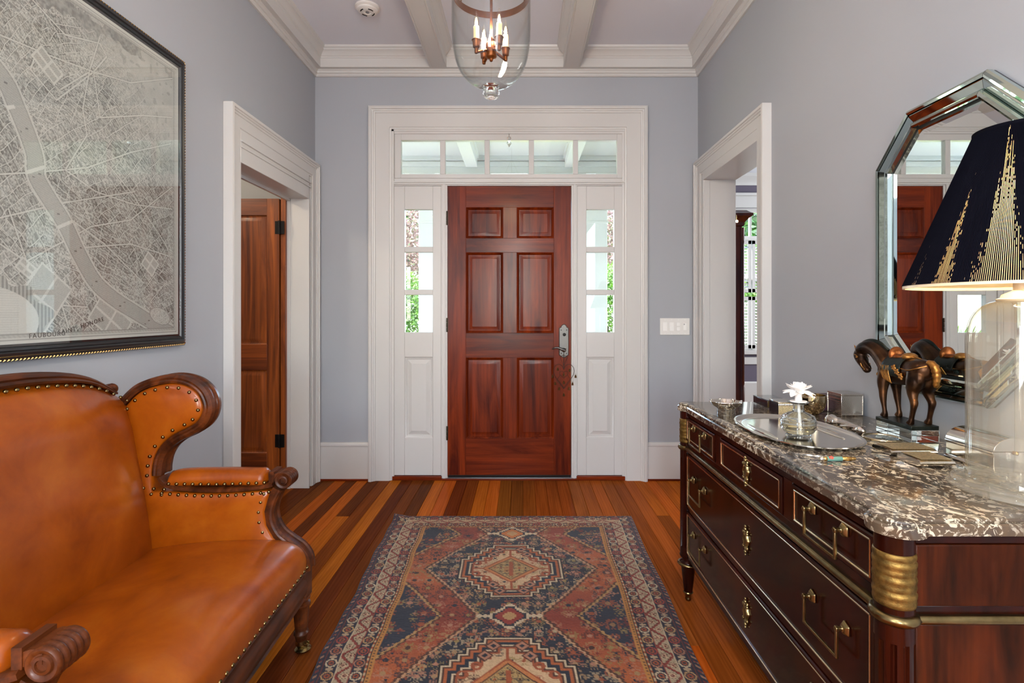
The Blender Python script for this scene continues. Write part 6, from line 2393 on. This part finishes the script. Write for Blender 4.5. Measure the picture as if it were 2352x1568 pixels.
m.build('body', gs.m, t_, bevel=0.001)
box('lid', gs.m, t_, 1.202, 1.284, 1.999, 2.091, ZM + 0.0745, ZM + 0.081, bevel=0.001)
m = MB()
for x in (1.2027, 1.2833):
    for y in (1.9997, 2.0903):
        m.box(x - 0.0014, x + 0.0014, y - 0.0014, y + 0.0014, ZM, ZM + 0.074)
m.box(1.202, 1.284, 1.9985, 2.0005, ZM, ZM + 0.004)
m.build('edge_wire', SILVER, t_, bevel=0.0006)
# round cup
q = onm(952, 1873.5)
t_ = thing('silver_cup', 'round plain silver cup between scent bottle and engraved box', 'cup', (q[0], q[1] + 0.03, ZM))
c3 = (q[0], q[1] + 0.02, 0)
MB().lathe([(0.0, ZM), (0.020, ZM), (0.022, ZM + 0.002), (0.034, ZM + 0.012), (0.043, ZM + 0.030), (0.0465, ZM + 0.052), (0.0465, ZM + 0.070), (0.0455, ZM + 0.0705), (0.045, ZM + 0.052), (0.041, ZM + 0.031), (0.032, ZM + 0.014), (0.0, ZM + 0.006)], c3, 48).build('bowl', plain('warm_silver', (206, 186, 150), 0.1, metal=1.0), t_, smooth=60)
MB().lathe([(0.0455, ZM + 0.0700), (0.0472, ZM + 0.0705), (0.0472, ZM + 0.0725), (0.0455, ZM + 0.0722), (0.0455, ZM + 0.0700)], c3, 48).build('rim', SILVER, t_, smooth=60)

# magnifying glass
p0 = Vector((1.054, 1.835, ZM + 0.0205)); p1 = Vector((1.080, 1.686, ZM + 0.0120)); pc = Vector((1.098, 1.620, ZM + 0.0060))
t_ = thing('magnifying_glass', 'magnifying glass with ornate twisted silver handle beside the tray', 'magnifier', (1.09, 1.72, ZM))
ax_ = (p1 - p0).normalized()
Lh = (p1 - p0).length
m = MB()
pr_ = [(0.0, 0.0), (0.008, 0.001), (0.017, 0.007), (0.0200, 0.018), (0.0190, 0.030), (0.0170, 0.042), (0.0180, 0.046), (0.0180, 0.050), (0.0145, 0.054), (0.0140, 0.070), (0.0130, 0.10), (0.0110, Lh - 0.014), (0.0130, Lh - 0.012), (0.0130, Lh - 0.004), (0.0095, Lh), (0.0070, Lh + 0.008), (0.0, Lh + 0.012)]
tw = lambda a, h: 1 + (0.10 * math.cos(6 * a + h * 130) if 0.054 < h < Lh - 0.014 else (0.07 * math.cos(9 * a) if 0.012 < h < 0.036 else 0))
dense = []
for (r0_, h0), (r1_, h1) in zip(pr_, pr_[1:]):
    k = max(1, int((h1 - h0) / 0.004))
    for i in range(k):
        dense.append((r0_ + (r1_ - r0_) * i / k, h0 + (h1 - h0) * i / k))
dense.append(pr_[-1])
m.lathe(dense, (0, 0, 0), 36, rmod=tw)
qt = ax_.to_track_quat('Z', 'Y').to_matrix()
m.v = [tuple(p0 + qt @ Vector(v)) for v in m.v]
m.build('handle', SILVER, t_, smooth=60)
m = MB()
cen = [(pc.x + 0.050 * math.cos(2 * PI * i / 40), pc.y + 0.050 * math.sin(2 * PI * i / 40), ZM + 0.0060) for i in range(40)]
m.tube(cen, 0.0038, 10, closed=True)
m.build('lens_ring', plain('warm_plated_ring', (220, 204, 170), 0.15, metal=1.0), t_, smooth=80)
MB().lathe([(0.0, ZM + 0.0025), (0.030, ZM + 0.0038), (0.047, ZM + 0.006), (0.030, ZM + 0.0095), (0.0, ZM + 0.011)], (pc.x, pc.y, 0), 40).build('lens', CLEAR, t_, smooth=60)


def cigcase(name, label, x0, x1, y0, y1, h):
    t = thing(name, label, 'case', ((x0 + x1) / 2, (y0 + y1) / 2, ZM))
    n = 16
    loops = []
    for i in range(n + 1):
        a = i / n
        # pillow section across the depth, a little curved to fit a pocket
        pass
    sec = []
    for k in range(20):
        a = 2 * PI * k / 20
        c, s = math.cos(a), math.sin(a)
        sec.append((math.copysign(abs(c) ** 0.45, c), math.copysign(abs(s) ** 0.7, s)))
    xs = np.linspace(x0, x1, 9)
    for i, x in enumerate(xs):
        e = 1.0 if 0 < i < 8 else 0.88
        loops.append([(x, (y0 + y1) / 2 + b * (y1 - y0) / 2 * (1 if e == 1 else 0.985), ZM + h / 2 + d * h / 2 * e) for b, d in sec])
    m = MB().rings(loops)
    m.build('shell', SILVER, t, smooth=40)
    loops2 = [[(x, (y0 + y1) / 2 + b * (y1 - y0) * 0.46, ZM + h + 0.0002 + 0.0006 * (1 - b * b)) for b in np.linspace(-1, 1, 8)] for x in np.linspace(x0 + 0.006, x1 - 0.004, 8)]
    MB().rings(loops2, closed=False, cap0=False, cap1=False).build('engraved_face', SILVERE, t, smooth=60)
    MB().box(x0 + 0.004, x1 - 0.002, y0 - 0.0006, y0 + 0.001, ZM + h * 0.45, ZM + h * 0.55).build('seam', BRASSD, t, smooth=0)
    return t


cigcase('cigarette_case', 'engraved silver cigarette case lying in front of the horse', 0.996, 1.122, 1.432, 1.512, 0.018)
cigcase('cigarette_case', 'engraved silver cigarette case touching the glass lamp base', 0.992, 1.080, 1.322, 1.405, 0.020)

# enamelled tube
qa = onm(1061, 1886); qb = onm(1060, 1966)
t_ = thing('enamelled_tube', 'slim gilt tube with teal enamel and a red flower lying on the marble', 'tube', ((qa[0] + qb[0]) / 2, qa[1] + 0.006, ZM))
yv, zv = qa[1] + 0.007, ZM + 0.0068
for nm, a, b, r_, mt in (('cap', qa[0], qa[0] + 0.010, 0.0066, SILVER), ('gilt_band', qa[0] + 0.010, qa[0] + 0.018, 0.0064, GILT), ('enamel_sleeve', qa[0] + 0.018, qa[0] + 0.058, 0.0063, plain('teal_enamel', (92, 134, 122), 0.25)),
                         ('gilt_tip', qa[0] + 0.058, qa[0] + 0.082, 0.0060, GILT), ('tip', qa[0] + 0.082, qb[0], 0.0045, GILT)):
    MB().lathe([(0.0, a), (r_ * 0.9, a), (r_, a + 0.001), (r_, b - 0.001), (r_ * 0.9, b), (0.0, b)], (0, yv, zv), 20, axis='x').build(nm, mt, t_, smooth=50)
m = MB()
for k in range(5):
    a = 2 * PI * k / 5
    m.ico((qa[0] + 0.028 + 0.0042 * math.cos(a), yv - 0.0045 + 0.002 * math.sin(a), zv + 0.0044 + 0.0022 * math.sin(a)), 0.0030, 8, 6, (1, 0.6, 0.6))
m.build('red_flower', plain('red_enamel', (196, 70, 52), 0.3), t_, smooth=60)

# domed silver casket behind the lamp
t_ = thing('domed_casket', 'domed silver casket seen through the glass lamp', 'box', (1.195, 1.36, ZM))
secp = [(-0.055, 0.0), (-0.058, 0.003), (-0.058, 0.006), (-0.052, 0.009), (-0.052, 0.042), (-0.056, 0.045), (-0.056, 0.049)]
arc = [(0.053 * math.cos(PI - PI * k / 16), 0.050 + 0.034 * math.sin(PI * k / 16)) for k in range(17)]
bodyp = secp + [(-a, b) for a, b in reversed(secp)]
MB().prism(bodyp, lambda a, b, t: (1.193 + a, t, ZM + b), 1.285, 1.430).build('body', SILVER, t_, smooth=40, bevel=0.001)
MB().prism(arc, lambda a, b, t: (1.193 + a, t, ZM + b), 1.284, 1.431).build('domed_lid', SILVER, t_, smooth=40, bevel=0.001)
MB().ico((1.193, 1.2815, ZM + 0.047), 0.005, 10, 8).build('catch', GILT, t_)
# ------------------------------------------------------------------ bronze horse on a clear block
HX = 1.2
HS = thing('horse_statuette', 'bronze saddled horse with bowed head on a clear acrylic block', 'statuette', (1.2, 1.66, ZM))
ACR = solid_glass('clear_acrylic', (240, 250, 244))
zb = ZM + 0.037
box('acrylic_block', ACR, HS, 1.158, 1.242, 1.580, 1.737, ZM, zb, bevel=0.0012)
BRZ = NT('patinated_bronze')
v_ = BRZ.coord()
n_ = BRZ.noise(v_, 16, 4, 0.6)
BRZ.set(base=BRZ.ramp(n_, [(0.32, lin((26, 18, 14))), (0.52, lin((66, 42, 26))), (0.75, lin((110, 72, 42)))]), rough=0.3, metal=0.85)
BRZ = BRZ.m
BRZD = plain('dark_patina', (38, 44, 40), 0.32, metal=0.7, var=0.4, vscale=40)
BRZG = plain('rubbed_gold_bronze', (176, 122, 62), 0.3, metal=0.9, var=0.3, vscale=50)
pl_ = [(1.1565, 1.738), (1.1565, 1.578), (1.238, 1.578), (1.2445, 1.5845), (1.2445, 1.738)]
MB().prism(pl_, lambda a, b, t: (a, b, t), zb, zb + 0.012).build('plinth', BRZD, HS, bevel=0.0015)
zp = zb + 0.012


xc = 1.203
hm = MB()


def loft(st, n=24):
    """elliptic stations (x, y, z, rx, rz) across the y axis"""
    hm.rings([[(xc + x + rx * math.cos(2 * PI * i / n), y, zp + z + rz * math.sin(2 * PI * i / n)) for i in range(n)] for x, y, z, rx, rz in st])


def limb(st, n=16):
    P_ = cr([(xc + x, y, zp + z) for x, y, z, r_ in st], 5)
    rr = [float(v[0]) for v in cr([(r_, 0.0, 0.0) for x, y, z, r_ in st], 5)]
    hm.tube(P_, rr, n, up=(1, 0, 0))


tr_ = cr([(0, 1.562, 0.166, 0.004, 0.005), (0, 1.567, 0.166, 0.016, 0.019), (0, 1.580, 0.164, 0.029, 0.031), (0, 1.602, 0.160, 0.0355, 0.0385), (0, 1.632, 0.155, 0.0360, 0.0420), (0, 1.672, 0.153, 0.0350, 0.0435),
          (0, 1.712, 0.153, 0.0355, 0.0440), (0, 1.742, 0.152, 0.0330, 0.0420), (0, 1.762, 0.150, 0.0240, 0.0320), (0, 1.772, 0.149, 0.0100, 0.0140)], 3)
loft(tr_)
limb([(0, 1.728, 0.160, 0.036), (-0.001, 1.758, 0.186, 0.0325), (-0.004, 1.788, 0.208, 0.0275), (-0.009, 1.818, 0.219, 0.0245), (-0.014, 1.845, 0.215, 0.0225), (-0.017, 1.862, 0.203, 0.0200)])
limb([(-0.017, 1.866, 0.206, 0.0150), (-0.018, 1.862, 0.190, 0.0205), (-0.018, 1.850, 0.172, 0.0185), (-0.018, 1.836, 0.155, 0.0145), (-0.018, 1.824, 0.143, 0.0130), (-0.018, 1.818, 0.138, 0.0095), (-0.018, 1.815, 0.135, 0.0040)])
limb([(-0.018, 1.838, 0.172, 0.0100), (-0.018, 1.824, 0.160, 0.0080), (-0.018, 1.812, 0.152, 0.0065), (-0.018, 1.806, 0.149, 0.0030)])
for s in (-1, 1):
    limb([(s * 0.014, 1.602, 0.158, 0.024), (s * 0.019, 1.600, 0.126, 0.0250), (s * 0.023, 1.604, 0.100, 0.0170), (s * 0.026, 1.598, 0.078, 0.0115), (s * 0.027, 1.593, 0.066, 0.0108), (s * 0.027, 1.597, 0.045, 0.0080), (s * 0.027, 1.603, 0.022, 0.0072), (s * 0.027, 1.605, 0.013, 0.0086), (s * 0.027, 1.609, 0.005, 0.0112), (s * 0.027, 1.610, 0.001, 0.0112)])
    limb([(s * 0.014, 1.736, 0.142, 0.022), (s * 0.020, 1.739, 0.112, 0.0185), (s * 0.0225, 1.737, 0.084, 0.0128), (s * 0.0235, 1.735, 0.060, 0.0104), (s * 0.0235, 1.731, 0.038, 0.0076), (s * 0.0235, 1.728, 0.022, 0.0070), (s * 0.0235, 1.727, 0.013, 0.0088), (s * 0.0235, 1.730, 0.005, 0.0114), (s * 0.0235, 1.731, 0.001, 0.0114)])
    # brow, cheek and thigh muscle
    hm.ico((xc - 0.018 + s * 0.013, 1.858, zp + 0.190), 0.0075, 12, 8, (0.8, 1.2, 0.7))
    hm.ico((xc - 0.018 + s * 0.011, 1.848, zp + 0.172), 0.0105, 12, 8, (0.8, 1.0, 1.3))
    hm.ico((xc + s * 0.018, 1.592, zp + 0.140), 0.0230, 14, 10, (0.8, 1.0, 1.3))
hb_ = hm.build('body', BRZ, HS, smooth=180)
md = hb_.modifiers.new('remesh', 'REMESH'); md.mode = 'VOXEL'; md.voxel_size = 0.0019; md.use_smooth_shade = True
sm_ = hb_.modifiers.new('smooth', 'SMOOTH'); sm_.factor = 0.6; sm_.iterations = 6
# ears, eyes, jaw detail
m = MB()
for s in (-1, 1):
    m.add([(xc - 0.018 + s * 0.005, 1.868, zp + 0.208), (xc - 0.018 + s * 0.014, 1.866, zp + 0.205), (xc - 0.018 + s * 0.009, 1.858, zp + 0.210), (xc - 0.018 + s * 0.013, 1.876, zp + 0.226)], [(0, 1, 3), (1, 2, 3), (2, 0, 3), (0, 2, 1)])
    m.ico((xc - 0.018 + s * 0.0185, 1.853, zp + 0.183), 0.0034, 10, 8, (0.6, 1.3, 0.9))
    m.ico((xc - 0.018 + s * 0.0105, 1.822, zp + 0.144), 0.0028, 8, 6)
    m.tube(cr([(xc - 0.018 + s * 0.0200, 1.862, zp + 0.192), (xc - 0.018 + s * 0.0205, 1.852, zp + 0.190), (xc - 0.018 + s * 0.0190, 1.844, zp + 0.184)], 3), 0.0016, 6)
    m.tube(cr([(xc - 0.018 + s * 0.0160, 1.834, zp + 0.164), (xc - 0.018 + s * 0.0140, 1.828, zp + 0.152), (xc - 0.018 + s * 0.0120, 1.818, zp + 0.147)], 3), 0.0014, 6)
m.build('face_details', BRZG, HS, smooth=60)
# mane ridge
P_ = cr([(xc - 0.002, 1.742, zp + 0.212), (xc - 0.005, 1.778, zp + 0.236), (xc - 0.010, 1.816, zp + 0.242), (xc - 0.015, 1.850, zp + 0.232), (xc - 0.018, 1.872, zp + 0.210)], 5)
MB().sweep([(-0.004, -0.008), (-0.003, 0.004), (0, 0.007), (0.003, 0.004), (0.004, -0.008)], P_, up=(0, 0.3, 1)).build('mane', BRZD, HS, smooth=60)
# saddle blanket over the back
m = MB()
L_ = []
for y in np.linspace(1.640, 1.722, 12):
    row = []
    for k in range(19):
        a = R(-18) + R(216) * k / 18
        ra, rb = 0.0375, 0.0460
        pl2 = 1 + 0.025 * math.cos((y - 1.64) / 0.082 * 2 * PI * 6) * (abs(k - 9) > 4)
        row.append((xc + ra * pl2 * math.cos(a), y, zp + 0.153 + rb * pl2 * math.sin(a)))
    L_.append(row)
m.rings(L_, closed=False, cap0=False, cap1=False)
bl = m.build('saddle_blanket', BRZD, HS, smooth=60)
s_ = bl.modifiers.new('thick', 'SOLIDIFY'); s_.thickness = 0.003; s_.offset = 1
# saddle: high pommel, seat, low cantle
m = MB()
m.ico((xc, 1.706, zp + 0.204), 0.026, 20, 14, (0.95, 0.42, 0.98))
m.ico((xc, 1.684, zp + 0.198), 0.022, 20, 14, (1.05, 1.0, 0.42))
m.build('saddle', plain('saddle_bronze', (150, 84, 38), 0.32, metal=0.8, var=0.3, vscale=40), HS, smooth=80)
m = MB().ico((xc, 1.648, zp + 0.201), 0.024, 20, 14, (1.0, 0.72, 0.55))
m.build('cantle', BRZG, HS, smooth=80)
# fluted tassels and rosettes on the near flank, both sides
for s in (-1, 1):
    m = MB()
    for k in range(7):
        y = 1.690 + 0.0055 * k
        m.tube([(xc + s * 0.0375, y, zp + 0.170), (xc + s * 0.0402, y - 0.003, zp + 0.148), (xc + s * 0.0365, y - 0.006, zp + 0.122 + 0.0015 * k), (xc + s * 0.0320, y - 0.008, zp + 0.114 + 0.0015 * k)], [0.0016, 0.0024, 0.0024, 0.0008], 6)
    m.build('strap_fringe', BRZG, HS, smooth=60)
    m = MB()
    for (y, z, r_) in ((1.662, zp + 0.166, 0.0115), (1.648, zp + 0.154, 0.0115), (1.632, zp + 0.142, 0.012)):
        for k in range(9):
            a = k * 2.4
            q_ = r_ * 0.75 * math.sqrt(k / 9)
            m.ico((xc + s * 0.0395, y + q_ * math.cos(a), z + q_ * math.sin(a)), 0.0040, 8, 6)
    m.build('rosette', BRZG if s < 0 else BRZD, HS, smooth=60)
# crupper straps, breast bell, tail
m = MB()
for s in (-1, 1):
    m.tube(cr([(xc + s * 0.0365, 1.640, zp + 0.166), (xc + s * 0.0370, 1.606, zp + 0.164), (xc + s * 0.0300, 1.580, zp + 0.172), (xc + s * 0.010, 1.566, zp + 0.180)], 5), 0.0015, 6)
m.tube(cr([(xc, 1.644, zp + 0.206), (xc, 1.606, zp + 0.199), (xc, 1.572, zp + 0.188)], 5), 0.0022, 8)
m.build('crupper_strap', BRZG, HS, smooth=60)
m = MB().ico((xc - 0.012, 1.764, zp + 0.150), 0.009, 12, 8, (1, 1, 1.2))
m.ico((xc - 0.016, 1.768, zp + 0.134), 0.007, 10, 8)
m.build('breast_bell', BRZG, HS, smooth=80)
P_ = cr([(xc, 1.574, zp + 0.190), (xc + 0.003, 1.560, zp + 0.186), (xc + 0.006, 1.552, zp + 0.170), (xc + 0.008, 1.551, zp + 0.150), (xc + 0.009, 1.555, zp + 0.128), (xc + 0.010, 1.557, zp + 0.118)], 5)
rad = [0.006 + 0.0055 * math.sin(PI * min(1, i / (len(P_) - 1) * 0.95 + 0.1)) * (1 + 0.22 * math.sin(i * 1.9)) for i in range(len(P_))]
rad[-1] = 0.004
MB().tube(P_, rad, 12, up=(1, 0, 0)).build('tail', BRZG, HS, smooth=70)
